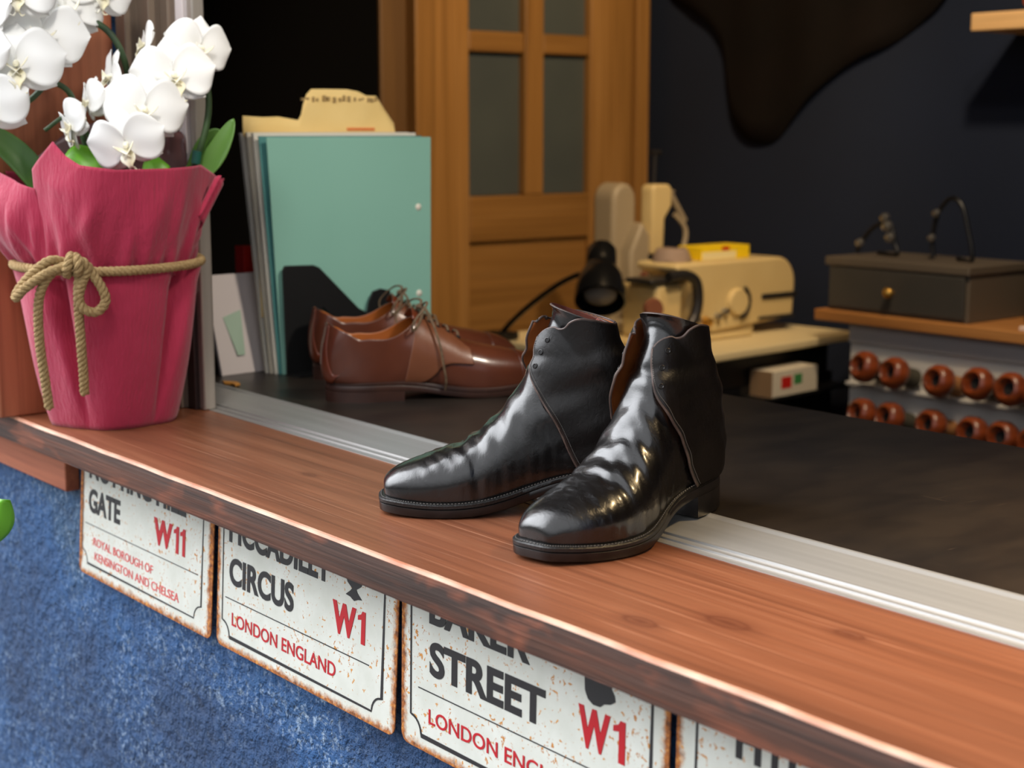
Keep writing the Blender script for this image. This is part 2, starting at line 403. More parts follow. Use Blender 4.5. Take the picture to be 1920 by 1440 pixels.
# wooden sill plank along the opening
s = MB()
def sill():
    root = thing('trim_1', 'long reddish brown wooden sill plank under the black boots', 'sill', (0, 0, 1), kind='structure')
    nx = 60; xs = np.linspace(-1.9, 1.35, nx)
    prof = [(.2405, -.0385), (.2405, 0), (.0042, 0), (.0015, -.0008), (0, -.0036), (0, -.034), (.003, -.0385)]
    def strip(i0, i1, mat, name):
        mb = MB(); P = []
        for x in xs:
            row = []
            for k in range(i0, i1+1):
                y, z = prof[k]; wob = .0006*math.sin(x*31)+.0005*math.sin(x*77+1)
                row.append((x, y+(wob if y < .01 else 0), z))
            P.append(row)
        mb.grid(P); return mb
    mb = strip(0, 2, None, ''); mb.add([], [])
    o = strip(1, 2, None, '').build('top_face', M_SILL, root, off=(0, 0, 0))
    strip(2, 4, None, '').build('worn_arris', M_WORN, root)
    strip(4, 6, None, '').build('front_edge', M_SILLF, root)
    u = MB().box(-1.9, .003, -.0385, 1.35, .2405, -.0005); u.build('core', M_SILLF, root, smooth=False)
    return root
sill()
struct('trim_2', MB().box(-1.9, .050, .893, -1.10, .0715, .961), M_APRON, 'bare brown wooden apron board under the sill, left of the first street sign', 'apron board', bevel=.002)
struct('trim_3', MB().box(-1.32, -.02, 1.0, -1.15, .172, 2.35), M_JAMB, 'reddish brown wooden post behind the white orchid', 'post', bevel=.003)

# aluminium window: track on the counter and frame standing behind the orchid
win = thing('window_1', 'aluminium sliding window track and side frame beside the orchid', 'window', (0, .24, 1.0), kind='structure')
def wpart(name, mb, mat, **kw): return mb.build(name, mat, win, off=(0, .24, 1.0), **kw)
prof = [(.2405, .9600), (.2405, 1.0006), (.2520, 1.0006), (.2524, 1.0024), (.2560, 1.0024), (.2564, 1.0008), (.2660, 1.0008), (.2666, 1.003), (.2700, 1.003),
        (.2706, 1.0016), (.3300, 1.0072), (.3345, 1.0094), (.3385, 1.0094), (.3385, .9600)]
mb = MB()
P = [[(x, y, z) for y, z in prof] for x in (-1.9, -1.0, 0, .7, 1.35)]
mb.grid(P); mb.f.append(tuple(range(len(prof)))); mb.m.append(0)
wpart('sill_track', mb, M_AL, angle=12)
wpart('frame_jamb', MB().box(-1.15, .176, 1.0, -1.118, .21, 2.35).box(-1.15, .196, 1.0, -1.085, .24, 2.35).box(-1.10, .214, 1.0, -1.062, .262, 2.35), M_TAUPE, bevel=.002)
wpart('sash_stile', MB().box(-1.078, .226, 1.0, -1.040, .25, 1.17), M_STILE_DARK, bevel=.001)  # lower stile: dark reflection put into the colour
wpart('sash_stile', MB().box(-1.078, .226, 1.17, -1.040, .25, 2.35), M_ALP, bevel=.001)  # upper stile: bright reflection put into the colour
wpart('sash_edge', MB().box(-1.040, .232, 1.0, -1.024, .252, 2.35), M_ALV, bevel=.003)

# door in the left wall
door = thing('door_1', 'honey coloured wooden door with dark glass panes', 'door', (-2.35, 1.94, 0), kind='structure')
def dpart(name, mb, mat, **kw): return mb.build(name, mat, door, off=(-2.35, 1.94, 0), bevel=.005, smooth=False, **kw)
X0, X1 = -2.395, -2.35
dpart('stile', MB().box(X0, 1.552, .02, X1, 1.726, 2.08), M_DOOR)
dpart('stile', MB().box(X0, 2.156, .02, X1, 2.318, 2.08), M_DOOR)
dpart('muntin', MB().box(X0, 1.918, 1.224, X1, 1.985, 2.0), M_DOOR)
dpart('muntin', MB().box(X0, 1.726, 1.607, X1-.004, 1.918, 1.662), M_DOORH)
dpart('muntin', MB().box(X0, 1.985, 1.607, X1-.004, 2.156, 1.662), M_DOORH)
dpart('rail', MB().box(X0, 1.726, 1.965, X1, 2.156, 2.08), M_DOORH)
dpart('rail', MB().box(X0, 1.726, 1.10, X1, 2.156, 1.224), M_DOORH)
dpart('rail', MB().box(X0, 1.726, .02, X1, 2.156, .25), M_DOORH)
dpart('lower_panel', MB().box(X0+.012, 1.726, .25, X1-.014, 2.156, 1.10), M_DOORH)
for (a, b_) in ((1.726, 1.918), (1.985, 2.156)):
    for (c, d) in ((1.224, 1.607), (1.662, 1.965)):
        dpart('glass_pane', MB().box(X0+.014, a, c, X0+.02, b_, d), M_GLASSD)
dpart('door_frame', MB().box(-2.47, 1.470, 0, -2.39, 1.5535, 2.16), wood('shaded_jamb_wood', (92, 64, 32), (106, 76, 40), (116, 84, 46), 2, .5, .7))  # recess shade put into the left jamb's wood colour
dpart('door_frame', MB().box(-2.42, 2.322, 0, -2.335, 2.372, 2.16).box(-2.42, 1.475, 2.085, -2.36, 2.372, 2.16), M_DOOR)

# ------------------------------------------------------------------ counter table behind the window
t = thing('work_counter', 'black scratched worktop running behind the aluminium track', 'counter', (-.3, .6, 0))
def cpart(name, mb, mat, **kw): return mb.build(name, mat, t, off=(-.3, .6, 0), **kw)
cpart('worktop', MB().box(-1.9, .339, .972, 1.35, .891, 1.008), M_TOP, bevel=.0015)
for (x, y) in ((-1.8, .40), (-1.8, .83), (1.2, .40), (1.2, .83)):
    cpart('leg', MB().box(x, y, 0, x+.05, y+.05, .972), M_BLACKM, bevel=.002)

# ------------------------------------------------------------------ shoe generator
class Last:
    """fan of sections: keys (ub, wb, Wb, ut, wt, Wm, qc, p)"""
    def __init__(s, keys, cv, mirror, flare=None, wr=None):
        s.K = np.array(keys, float); s.n = len(keys)-1; s.cv = cv; s.mir = mirror; s.wr = wr
    def key(s, k):
        k = min(max(k, 0), s.n-1e-6); i = int(k); t_ = k-i; K = s.K
        p1, p2 = K[i], K[i+1]; p0 = K[i-1] if i > 0 else 2*p1-p2; p3 = K[i+2] if i+2 <= s.n else 2*p2-p1
        return .5*((2*p1)+(-p0+p2)*t_+(2*p0-5*p1+4*p2-p3)*t_*t_+(-p0+3*p1-3*p2+p3)*t_**3)
    def base(s, k, t_, side):
        """t_ 0 at the feather line / back seam .. 1 at the top ridge; side +1 outer, -1 inner"""
        ub, wb_, Wb, ut, wt_, Wm, qc, p = s.key(k)
        Wb = max(Wb, 0)
        if t_ < .35:
            a = t_/.35; ang = a*PI/2; q = qc*(1-math.cos(ang)**(2/p)) if ang < PI/2 else qc
            h = Wb+(Wm-Wb)*math.sin(ang)**(2/p)
        else:
            a = (t_-.35)/.65; ang = a*PI/2; q = qc+(1-qc)*math.sin(ang)**(2/p); h = Wm*max(math.cos(ang), 0)**(2/p)
        u = ub+(ut-ub)*q; w_ = wb_+(wt_-wb_)*q
        v = side*h + s.cv(u)
        return np.array((v*s.mir, u, w_))
    def pt(s, k, t_, side, off=0):
        p = s.base(k, t_, side)
        e_ = .02
        k0, k1 = max(k-e_, 0), min(k+e_, s.n); t0, t1 = max(t_-e_, 0), t_+e_
        du = s.base(k1, t_, side)-s.base(k0, t_, side)
        if t1 > 1:
            a_, b_ = s.base(k, t0, side), s.base(k, min(2-t1, 1), -side)
        else: a_, b_ = s.base(k, t0, side), s.base(k, t1, side)
        nn = -np.cross(b_-a_, du)*side*s.mir
        L = np.linalg.norm(nn)
        nn = nn/L if L > 1e-12 else np.array((0, -1, 0))
        d = off+(s.wr(p[1], p[0]*s.mir, p[2], k, t_, side) if s.wr else 0)
        return p+nn*d

def grid_side(L, k0, k1, nk, nt_, off=0, t0=0, both=True):
    P = []
    for k in np.linspace(k0, k1, nk):
        row = [L.pt(k, x, 1, off) for x in np.linspace(t0, 1, nt_)]
        row += [L.pt(k, x, -1, off) for x in np.linspace(1, t0, nt_)[1:]]
        P.append(row)
    return P

def sole_parts(L, root, kend, mats, welt=(.0065, .0035), th=.013, heel_u=.222, n=90, stitches=True, names=('welt', 'outsole', 'heel')):
    ks = list(np.linspace(0.06, 2, 24))+list(np.linspace(2.05, kend, n))
    R = [L.base(k, 0, 1) for k in ks]; Lf = [L.base(k, 0, -1) for k in ks]
    loop = np.array(R+Lf[::-1]); loop[:, 0] *= L.mir      # work unmirrored
    # drop near duplicates
    keep = [0]
    for i in range(1, len(loop)):
        if np.linalg.norm(loop[i]-loop[keep[-1]]) > 1.5e-3: keep.append(i)
    loop = loop[keep]; m = len(loop)
    for _ in range(3): loop = .5*loop+.25*np.roll(loop, 1, 0)+.25*np.roll(loop, -1, 0)
    umin, umax = loop[:, 1].min(), loop[:, 1].max()
    tan = np.roll(loop, -1, 0)-np.roll(loop, 1, 0); nr = np.stack([tan[:, 1], -tan[:, 0]], 1); nr /= np.linalg.norm(nr, axis=1)[:, None]
    c2 = loop[:, :2].mean(0)
    if ((loop[:, :2]-c2)*nr).sum() < 0: nr = -nr
    def ring(off, dz, zabs=None, cut=None):
        out = []
        for i in range(m):
            u = loop[i, 1]; fr = np.clip((u-umin)/(umax-umin), 0, 1)
            o = off*(1-.55*np.clip((fr-.5)/.25, 0, 1))
            x, y = loop[i, 0]+nr[i, 0]*o, loop[i, 1]+nr[i, 1]*o
            if cut is not None: y = max(y, cut)
            z = (loop[i, 2]+dz) if zabs is None else zabs
            out.append((x*L.mir, y, z))
        return out
    w0 = welt[0]
    mb = MB(); mb.grid([ring(-.004, .0005), ring(0, .0005), ring(w0-.0012, 0), ring(w0, -.001), ring(w0, -.0042), ring(w0-.001, -.0048), ring(-.004, -.0048)], True)
    mb.build(names[0], mats[0], root, angle=50)
    mb = MB(); mb.grid([ring(-.006, -.0048), ring(w0-.0013, -.0050), ring(w0-.0003, -.0058), ring(w0-.0003, -th+.0012), ring(w0-.0015, -th), ring(-.01, -th)], True)
    # close bottom
    o = len(mb.v); bot = ring(-.01, -th); mb.v += [tuple(map(float, b)) for b in bot]; mb.f.append(tuple(range(o, o+m))); mb.m.append(0)
    mb.build(names[1], mats[1], root, angle=50)
    def hring(off, dz, zabs=None):
        pts = [q for q in ring(off, dz, zabs) if q[1] >= heel_u]
        k = max(range(len(pts)), key=lambda i: math.dist(pts[i][:2], pts[(i+1) % len(pts)][:2]))
        pts = pts[k+1:]+pts[:k+1]     # start and end at the straight breast edge
        a_, b_ = pts[0], pts[-1]
        return [(a_[0], heel_u-.001, a_[2])]+pts+[(b_[0], heel_u-.001, b_[2])]
    mb = MB(); R3 = [hring(w0*.9, -th), hring(w0*.9, 0, .0045), hring(w0*.9, 0, .004), hring(w0*.9, 0, 0.0)]
    mb.grid(R3, True)
    for rr in (R3[0], R3[-1]):
        o = len(mb.v); mb.v += [tuple(map(float, b)) for b in rr]; mb.f.append(tuple(range(o, o+len(rr)))); mb.m.append(0)
    mb.build(names[2], mats[2], root, angle=35)
    if stitches:
        mb = MB(); acc = 0
        for i in range(m):
            a = np.array(ring_pt(loop, nr, i, w0*.55, L.mir)); b = np.array(ring_pt(loop, nr, (i+1) % m, w0*.55, L.mir))
            seg = np.linalg.norm(b-a); k = max(1, int(round(seg/.0032)))
            for q in range(k):
                p0 = a+(b-a)*(q+.2)/k; p1 = a+(b-a)*(q+.75)/k
                if loop[i, 1] > .215: continue
                mb.tube([p0, p1], .00055, 5)
        mb.build('welt_stitching', M_STITCH, root, smooth=False)
    return loop

def ring_pt(loop, nr, i, off, mir):
    return ((loop[i, 0]+nr[i, 0]*off)*mir, loop[i, 1]+nr[i, 1]*off, loop[i, 2]+.0006)

def quarter(L, root, side, tb, te, k0, k1, mats, off=.0022, flare=0, flpow=2.5, nk=60, nt_=26, thick=.0019, name='quarter', wav=0):
    mb = MB(); P = []
    for k in np.linspace(k0, k1, nk):
        sm_ = lambda kk: sum(interp(kk, k+d) for d in np.linspace(-.6, .6, 13))/13
        a, b_ = sm_(tb), max(sm_(te), sm_(tb)+.002); row = []
        for x in np.linspace(0, 1, nt_):
            fl = flare*(x**flpow)*math.sin(PI*min(1, max(0, (k-k0)/(k1-k0)))**.8)**.7 if flare else 0
            if wav: fl += wav*(x**4)*math.sin(k*3.1)
            row.append(L.pt(k, a+(b_-a)*x, side, off+fl))
        P.append(row)
    P = np.array(P); e0 = P[:, -1].copy(); e1 = e0.copy()
    for _ in range(30): e1[1:-1] = .25*e1[:-2]+.5*e1[1:-1]+.25*e1[2:]      # even out the top line
    P = P+(e1-e0)[:, None, :]*(np.linspace(0, 1, nt_)**2)[None, :, None]; P = [list(map(tuple, r_)) for r_ in P]
    mb.grid(P, flip=(side*L.mir > 0))
    o = mb.build(name, mats, root, angle=60)
    # make sure normals point outwards (recalc on open sheets can flip)
    me = o.data; c = np.array(L.pt(k1*.8, .5, side, 0)); ref = L.pt((k0+k1)/2, (interp(tb, (k0+k1)/2)+interp(te, (k0+k1)/2))/2, side, .02)
    pm = min(me.polygons, key=lambda p: (p.center-Vector(ref)).length)
    if pm.normal.dot(Vector(ref)-pm.center) < 0: me.flip_normals()
    md = o.modifiers.new('solid', 'SOLIDIFY'); md.thickness = thick; md.offset = 1; md.material_offset = 1; md.material_offset_rim = 2
    return o
def fix_out(o, ref):
    me = o.data; ref = Vector(ref); pm = min(me.polygons, key=lambda p: (p.center-ref).length)
    if pm.normal.dot(ref-pm.center) < 0: me.flip_normals()

BOOT = [
 (.0085, .0215, .004, .0082, .0250, .005, .4, 2), (.0105, .021, .0175, .0095, .038, .0185, .38, 2.1), (.019, .020, .0268, .021, .0480, .0275, .36, 2.15),
 (.034, .018, .0355, .038, .0545, .0370, .33, 2.2), (.058, .0155, .0440, .062, .0610, .0455, .32, 2.15), (.085, .0145, .0485, .090, .069, .0495, .32, 2.1),
 (.110, .0155, .0475, .114, .082, .0485, .32, 2.05), (.135, .019, .0410, .136, .101, .0445, .34, 2.0), (.160, .025, .0345, .155, .124, .0410, .36, 2.0),
 (.185, .031, .0310, .169, .147, .0375, .38, 2.0), (.212, .0355, .0315, .179, .166, .0350, .4, 2.05), (.240, .037, .0325, .186, .179, .0335, .42, 2.1),
 (.265, .0375, .0275, .191, .188, .0325, .44, 2.15), (.282, .0385, .0165, .194, .194, .0320, .45, 2.2), (.291, .042, .002, .196, .1985, .0315, .46, 2.2),
 (.294, .062, 0, .1965, .202, .0315, .46, 2.2), (.290, .090, 0, .197, .205, .0315, .47, 2.2), (.281, .120, 0, .197, .2075, .0312, .48, 2.2),
 (.271, .150, 0, .1965, .2095, .0310, .48, 2.2), (.264, .172, 0, .1955, .211, .0312, .48, 2.2), (.260, .188, 0, .1945, .2125, .0315, .48, 2.2)]

def boot(loc, rz, mir, label, flare_inner, flare_outer, seed, kfo):
    root = thing('black_chukka_boot', label, 'boot', loc, rz, 'pair of black boots')
    root.rotation_euler = (.05, 0, rz)      # heel up on the worktop, toe down on the sill
    r = random.Random(seed)
    folds = [(.066, .5, .0046, .0011), (.079, .42, .0050, .0018), (.092, .36, .0048, -.0016), (.101, .30, .0050, .0022), (.113, .22, .0055, -.0016), (.123, .18, .0058, .0020), (.137, .1, .006, -.0012), (.148, .05, .006, .0014), (.160, 0, .005, -.0012)]
    folds = [(a+r.uniform(-.002, .002), b+r.uniform(-.1, .1), c*1.35, d*r.uniform(.8, 1.2)) for a, b, c, d in folds]
    def wr(u, v, w_, k, t_, side):
        d = 0; top = min(1, max(0, (t_-.25)/.35))
        if 3 < k < 10.5:
            fade = min(1, (k-3)/1.0)*min(1, (10.5-k)/1.2)
            ue = u-.0 if k < 7 else u
            for a, b_, c, amp in folds:
                x = (ue-a-b_*abs(v)*.35-.12*v*(1 if a > .1 else -1))/c
                d += amp*math.exp(-x*x)*(.35+.65*top)
            d = .80*d*fade*min(1, t_/.12)
            d += .0006*fade*math.sin(v*230+u*140)*math.sin(u*310)*min(1, t_/.15)
        # crease where the tongue leaves the vamp
        if k > 8:
            z0 = .158
            d += -.0022*math.exp(-((w_-z0)/.006)**2)*min(1, max(0, (t_-.6)/.2))
            d += .0015*math.exp(-((w_-z0+.012)/.006)**2)*min(1, max(0, (t_-.6)/.2))
            # soft ankle creases on the quarters
            if t_ < .75:
                f2 = min(1, (.75-t_)/.2)*min(1, (k-8)/2)
                d += f2*(.0014*math.sin(w_*95+u*18+seed)+.0008*math.sin(w_*190-u*60))*min(1, max(0, (w_-.05)/.03))*min(1, max(0, (.185-w_)/.03))
        return d
    cv = lambda u: -.006*math.exp(-((u-.0)/.05)**2)+.003*math.exp(-((u-.12)/.05)**2)
    L = Last(BOOT, cv, mir, wr=wr)
    mb = MB(); G_ = grid_side(L, 0.0, L.n, 150, 44); mb.grid(G_); mb.f.append(tuple(range(len(G_[0])))); mb.m.append(0)
    o = mb.build('vamp', [M_BLK, M_MAR, M_RIM], root, angle=70); fix_out(o, L.pt(5, .8, 1, .03))
    md = o.modifiers.new('solid', 'SOLIDIFY'); md.thickness = .0022; md.offset = -1; md.material_offset = 1; md.material_offset_rim = 2
    for side, fl in ((1, flare_outer), (-1, flare_inner)):
        big = fl > .005      # the flap on the street side of each boot stands open
        kf = [(0, 10.3), (.2, 9.9+kfo*.3), (.35, 9.5+kfo), (.55, 9.0+kfo), (.7, 8.8+kfo), (.8, 8.85+kfo), (.86, 9.3+kfo), (.9, 10.2+kfo*.5), (.918, 12.0 if big else 10.9)]
        kt = [(0, 20), (.4, 20), (.6, 18.5), (.78, 15.5), (.86, 14), (.9, 13), (.918, 12.0)] if big else [(0, 20), (.36, 20), (.5, 19.1), (.6, 17.7), (.7, 15.7), (.8, 13.7), (.86, 12.4), (.9, 11.5), (.918, 10.9)]
        def smo(keys, x):
            r_ = min(.07, x, .918-x); return sum(interp(keys, x+r_*d/4) for d in range(-4, 5))/9
        kfs = lambda x: smo(kf, x)
        kts = lambda x: smo(kt, x)
        def qp(x, fr, off=0):
            k = kfs(x); k = k+(kts(x)-k)*fr
            e_ = min(1, max(0, (x-.30)/.62)); f_ = fl*e_*e_*(1-.35*fr)
            if big: f_ += .0003*e_*math.sin(k*2.6)*(1-fr)
            return L.pt(k, x, side, .0024+.0028*e_+f_+off)
        mb = MB(); T_ = list(np.linspace(0, .8, 26))+list(np.linspace(.815, .918, 16))
        mb.grid([[qp(x, f_) for f_ in np.linspace(0, 1, 64)] for x in T_])
        q = mb.build('quarter', [M_BLKQ, M_TAN, M_RIM], root, angle=75); fix_out(q, qp(.45, .5, .03))
        md = q.modifiers.new('solid', 'SOLIDIFY'); md.thickness = .0024; md.offset = 1; md.material_offset = 1; md.material_offset_rim = 2
        # the new outer shell carries the outside leather
        q.data.materials[0], q.data.materials[1] = M_TAN, M_BLKQ
        q.data.flip_normals(); md.offset = -1
        edge = [qp(x, 0, .0012) for x in np.linspace(.01, .917, 90)]+[qp(x, 1, .0012) for x in np.linspace(.9165, .02, 70)]
        mb = MB(); mb.tube(edge, .00135, 8); mb.build('edge_binding', M_RIM, q)
        sm = MB()
        for x in np.arange(.05, .905, .0075):
            f0 = .16/max(kts(x)-kfs(x), .3); f1 = .16/max(kts(x+.0048)-kfs(x+.0048), .3)
            sm.tube([qp(x, min(f0, .5), .0027), qp(x+.0048, min(f1, .5), .0027)], .0004, 4)
        sm.build('edge_stitching', M_STITCH, q, smooth=False)
        for x, k in ((.80, 11.5), (.795, 10.2+kfo*.6), (.76, 9.35+kfo)):
            if big: k += .6
            fr = (k-kfs(x))/(kts(x)-kfs(x))
            c = qp(x, fr, .0026); n_ = np.array(qp(x, fr, .006))-c; n_ /= np.linalg.norm(n_)
            mb = MB(); mb.lathe([(.0001, .0002), (.0019, .0002), (.0019, -.002)], 14, c, n_, 0)
            mb.lathe([(.0018, .0002), (.0023, .0007), (.0029, .0005), (.0031, -.0006)], 14, c, n_, 1)
            mb.build('eyelet', [M_HOLE, M_BLKQ], q)
    # pull tab of woven maroon ribbon inside the back collar
    mb = MB(); P = []
    for a in np.linspace(-.011, .011, 8):
        P.append([(a, .2575-b*.004+c, .168+b*.001+d) for b, c, d in ((0, -.002, -.03), (0, -.0025, 0), (1, -.003, .016), (2, -.004, .024), (3, -.0055, .016), (3.4, -.007, -.004))])
    mb.grid(P); mb.build('pull_tab', M_MAR, root, solid=(.0012, 0))
    sole_parts(L, root, 14.0, (M_WELT, M_SOLEB, M_SOLEB), th=.0145)
    return root
boot((-.113, .093, .9975), math.radians(10), 1, 'nearer black leather chukka boot, on the right, toe over the wooden sill', .012, .0012, 3, 0)
boot((-.384, .102, .9970), math.radians(-36), -1, 'farther black leather chukka boot, on the left, half hidden by its mate', .0012, .012, 8, .35)

# ------------------------------------------------------------------ brown cap toe derby shoes
DERBY = [
 (.006, .0215, .003, .0055, .0235, .004, .4, 2), (.0085, .021, .014, .0075, .031, .0155, .38, 2.1), (.017, .0195, .023, .019, .040, .024, .36, 2.1),
 (.034, .0165, .0325, .038, .0480, .0340, .34, 2.1), (.060, .0135, .0420, .064, .0545, .0435, .33, 2.1), (.090, .0120, .0475, .096, .0605, .0490, .33, 2.1),
 (.118, .0125, .0460, .124, .068, .0475, .34, 2.0), (.145, .0150, .0385, .148, .0790, .0440, .36, 2.0), (.172, .0190, .0325, .170, .090, .0400, .38, 2.0),
 (.200, .0225, .0310, .186, .100, .0370, .4, 2.0), (.230, .0240, .0330, .197, .109, .0355, .42, 2.05), (.258, .0245, .0335, .206, .116, .0350, .44, 2.1),
 (.282, .0245, .0270, .213, .121, .0345, .45, 2.15), (.298, .0250, .0150, .218, .125, .0340, .45, 2.2), (.306, .0270, .002, .222, .128, .0335, .45, 2.2),
 (.3095, .044, 0, .225, .131, .0335, .45, 2.2), (.3085, .062, 0, .228, .134, .0335, .45, 2.2), (.304, .080, 0, .230, .136, .033, .45, 2.2), (.300, .098, 0, .232, .138, .033, .45, 2.2)]
def derby(loc, rz, mir, label, lace_seed):
    root = thing('brown_derby_shoe', label, 'shoe', loc, rz, 'pair of brown shoes'); root.scale = (1.05, 1.12, 1.25)
    cv = lambda u: -.006*math.exp(-(u/.05)**2)+.003*math.exp(-((u-.12)/.05)**2)
    L = Last(DERBY, cv, mir)
    mb = MB(); mb.grid(grid_side(L, 3.2, 8.3, 50, 34))
    o = mb.build('vamp', [M_BRN, M_TANIN, M_RIM], root, angle=70); fix_out(o, L.pt(5, .8, 1, .03))
    mb = MB(); G_ = grid_side(L, 0.0, 3.55, 40, 34, .0011); mb.grid(G_); mb.f.append(tuple(range(len(G_[0])))); mb.m.append(0)
    o = mb.build('toe_cap', [M_BRN], root, angle=70); fix_out(o, L.pt(2.5, .8, 1, .03))
    md = o.modifiers.new('solid', 'SOLIDIFY'); md.thickness = .001; md.offset = -1
    mb = MB(); P = []
    for k in np.linspace(6.5, 9.6, 24):
        P.append([L.pt(k, x, 1, .0004) for x in np.linspace(.72, 1, 8)]+[L.pt(k, x, -1, .0004) for x in np.linspace(1, .72, 8)[1:]])
    mb.grid(P); o = mb.build('tongue', M_BRND, root, solid=(.002, -1))
    tb = [(5.85, .47), (6.2, .44), (7, .40), (7.5, .36), (7.9, .25), (8.2, .1), (8.35, 0), (30, 0)]
    te = [(5.85, .56), (5.95, .70), (6.3, .83), (7, .885), (8, .905), (8.7, .91), (9.0, .85), (9.3, .72), (10, .51), (10.6, .435), (11.3, .395), (12.8, .385), (14.5, .345), (15.8, .30), (17, .2), (17.6, .02)]
    for side in (1, -1):
        quarter(L, root, side, tb, te, 5.85, 9.3, [M_BRNL, M_TANIN, M_RIM], off=.0014, nk=50, nt_=26, thick=.0016, name='lace_flap')
        quarter(L, root, side, tb, te, 7.9, 17.6, [M_BRN, M_TANIN, M_RIM], off=.0010, nk=80, nt_=30, thick=.0016)
    # counter strip up the heel
    mb = MB(); P = []
    for k in np.linspace(13.2, 17.5, 24):
        wd = .15*(1-.5*(k-13.2)/4.3)
        P.append([L.pt(k, x, 1, .0032) for x in np.linspace(wd, 0, 8)]+[L.pt(k, x, -1, .0032) for x in np.linspace(0, wd, 8)[1:]])
    mb.grid(P); mb.build('heel_strip', M_BRND, root, solid=(.0012, 0))
    mb = MB()
    P = [[L.base(k, 0, sd)+np.array((-.004*sd*mir, 0, .004)) for sd in (1, -1)] for k in np.linspace(5, 13.8, 20)]
    mb.grid(P); mb.build('insole', M_TANIN, root, solid=(.002, 0))
    sole_parts(L, root, 14.0, (M_SOLEBR, M_SOLEBR, M_SOLEBR), welt=(.0055, .003), th=.0122, heel_u=.210, stitches=False)
    lc = thing_part('laces', root)
    for k in (6.3, 6.9, 7.5, 8.1, 8.6):
        mb = MB(); pts = [L.pt(k, .86, 1, .0035), L.pt(k+.05, .93, 1, .006), L.pt(k+.08, 1, 1, .0055), L.pt(k+.05, .93, -1, .006), L.pt(k, .86, -1, .0035)]
        mb.tube(spline(pts, 14), .0017, 8, flat=.7)
        for sd in (1, -1):
            c = L.pt(k, .85, sd, .0033); n_ = np.array(L.pt(k, .85, sd, .006))-c; n_ /= np.linalg.norm(n_)
            mb.lathe([(.0001, .0002), (.003, .0001), (.0034, -.001)], 12, c, n_, 1)
        mb.build('lace_bar', [M_LACE, M_HOLE], lc)
    b0 = np.array(L.pt(8.9, 1, 1, .010)); o_ = -1*mir if False else 1
    A = lambda k, t_, sd, d: np.array(L.pt(k, t_, sd, d))
    for sd in (1, -1):
        mb = MB()
        mb.tube(spline([b0, A(8.9, .9, sd, .020), A(9.3, .74, sd, .028), A(9.8, .6, sd, .022), A(9.6, .55, sd, .010), A(9.1, .66, sd, .007), A(8.8, .85, sd, .009), b0], 40), .0019, 8, flat=.6)
        mb.tube(spline([b0, A(8.6, .88, sd, .013), A(8.1, .70, sd, .012), A(7.7, .52, sd, .010), A(7.5, .36, sd, .008), A(7.35, .2, sd, .007), A(7.3, .02, sd, .007)], 30), .0019, 8, flat=.6)
        mb.build('lace_bow', M_LACE, lc)
    mb = MB(); mb.lathe([(.0001, -.004), (.004, -.003), (.0058, 0), (.004, .003), (.0001, .004)], 14, b0); mb.build('lace_knot', M_LACE, lc)
    return root
def thing_part(name, root):
    o = bpy.data.objects.new(name, None); COL.objects.link(o); o.parent = root; o.empty_display_size = .02; return o
def derby_pose(heel, ang, L=.31):   # heel point and heading (degrees from +Y towards +X) -> toe origin and rotation
    a = math.radians(ang); return (heel[0]+math.sin(a)*L*1.12, heel[1]+math.cos(a)*L*1.12, 1.008), PI-a
p, r_ = derby_pose((-.950, .388), 21); derby(p, r_, 1, 'nearer brown leather cap-toe shoe with loose laces, side on behind the black boots', 1)
p, r_ = derby_pose((-1.135, .480), 22); derby(p, r_, -1, 'farther brown leather cap-toe shoe, mostly hidden behind its mate', 2)
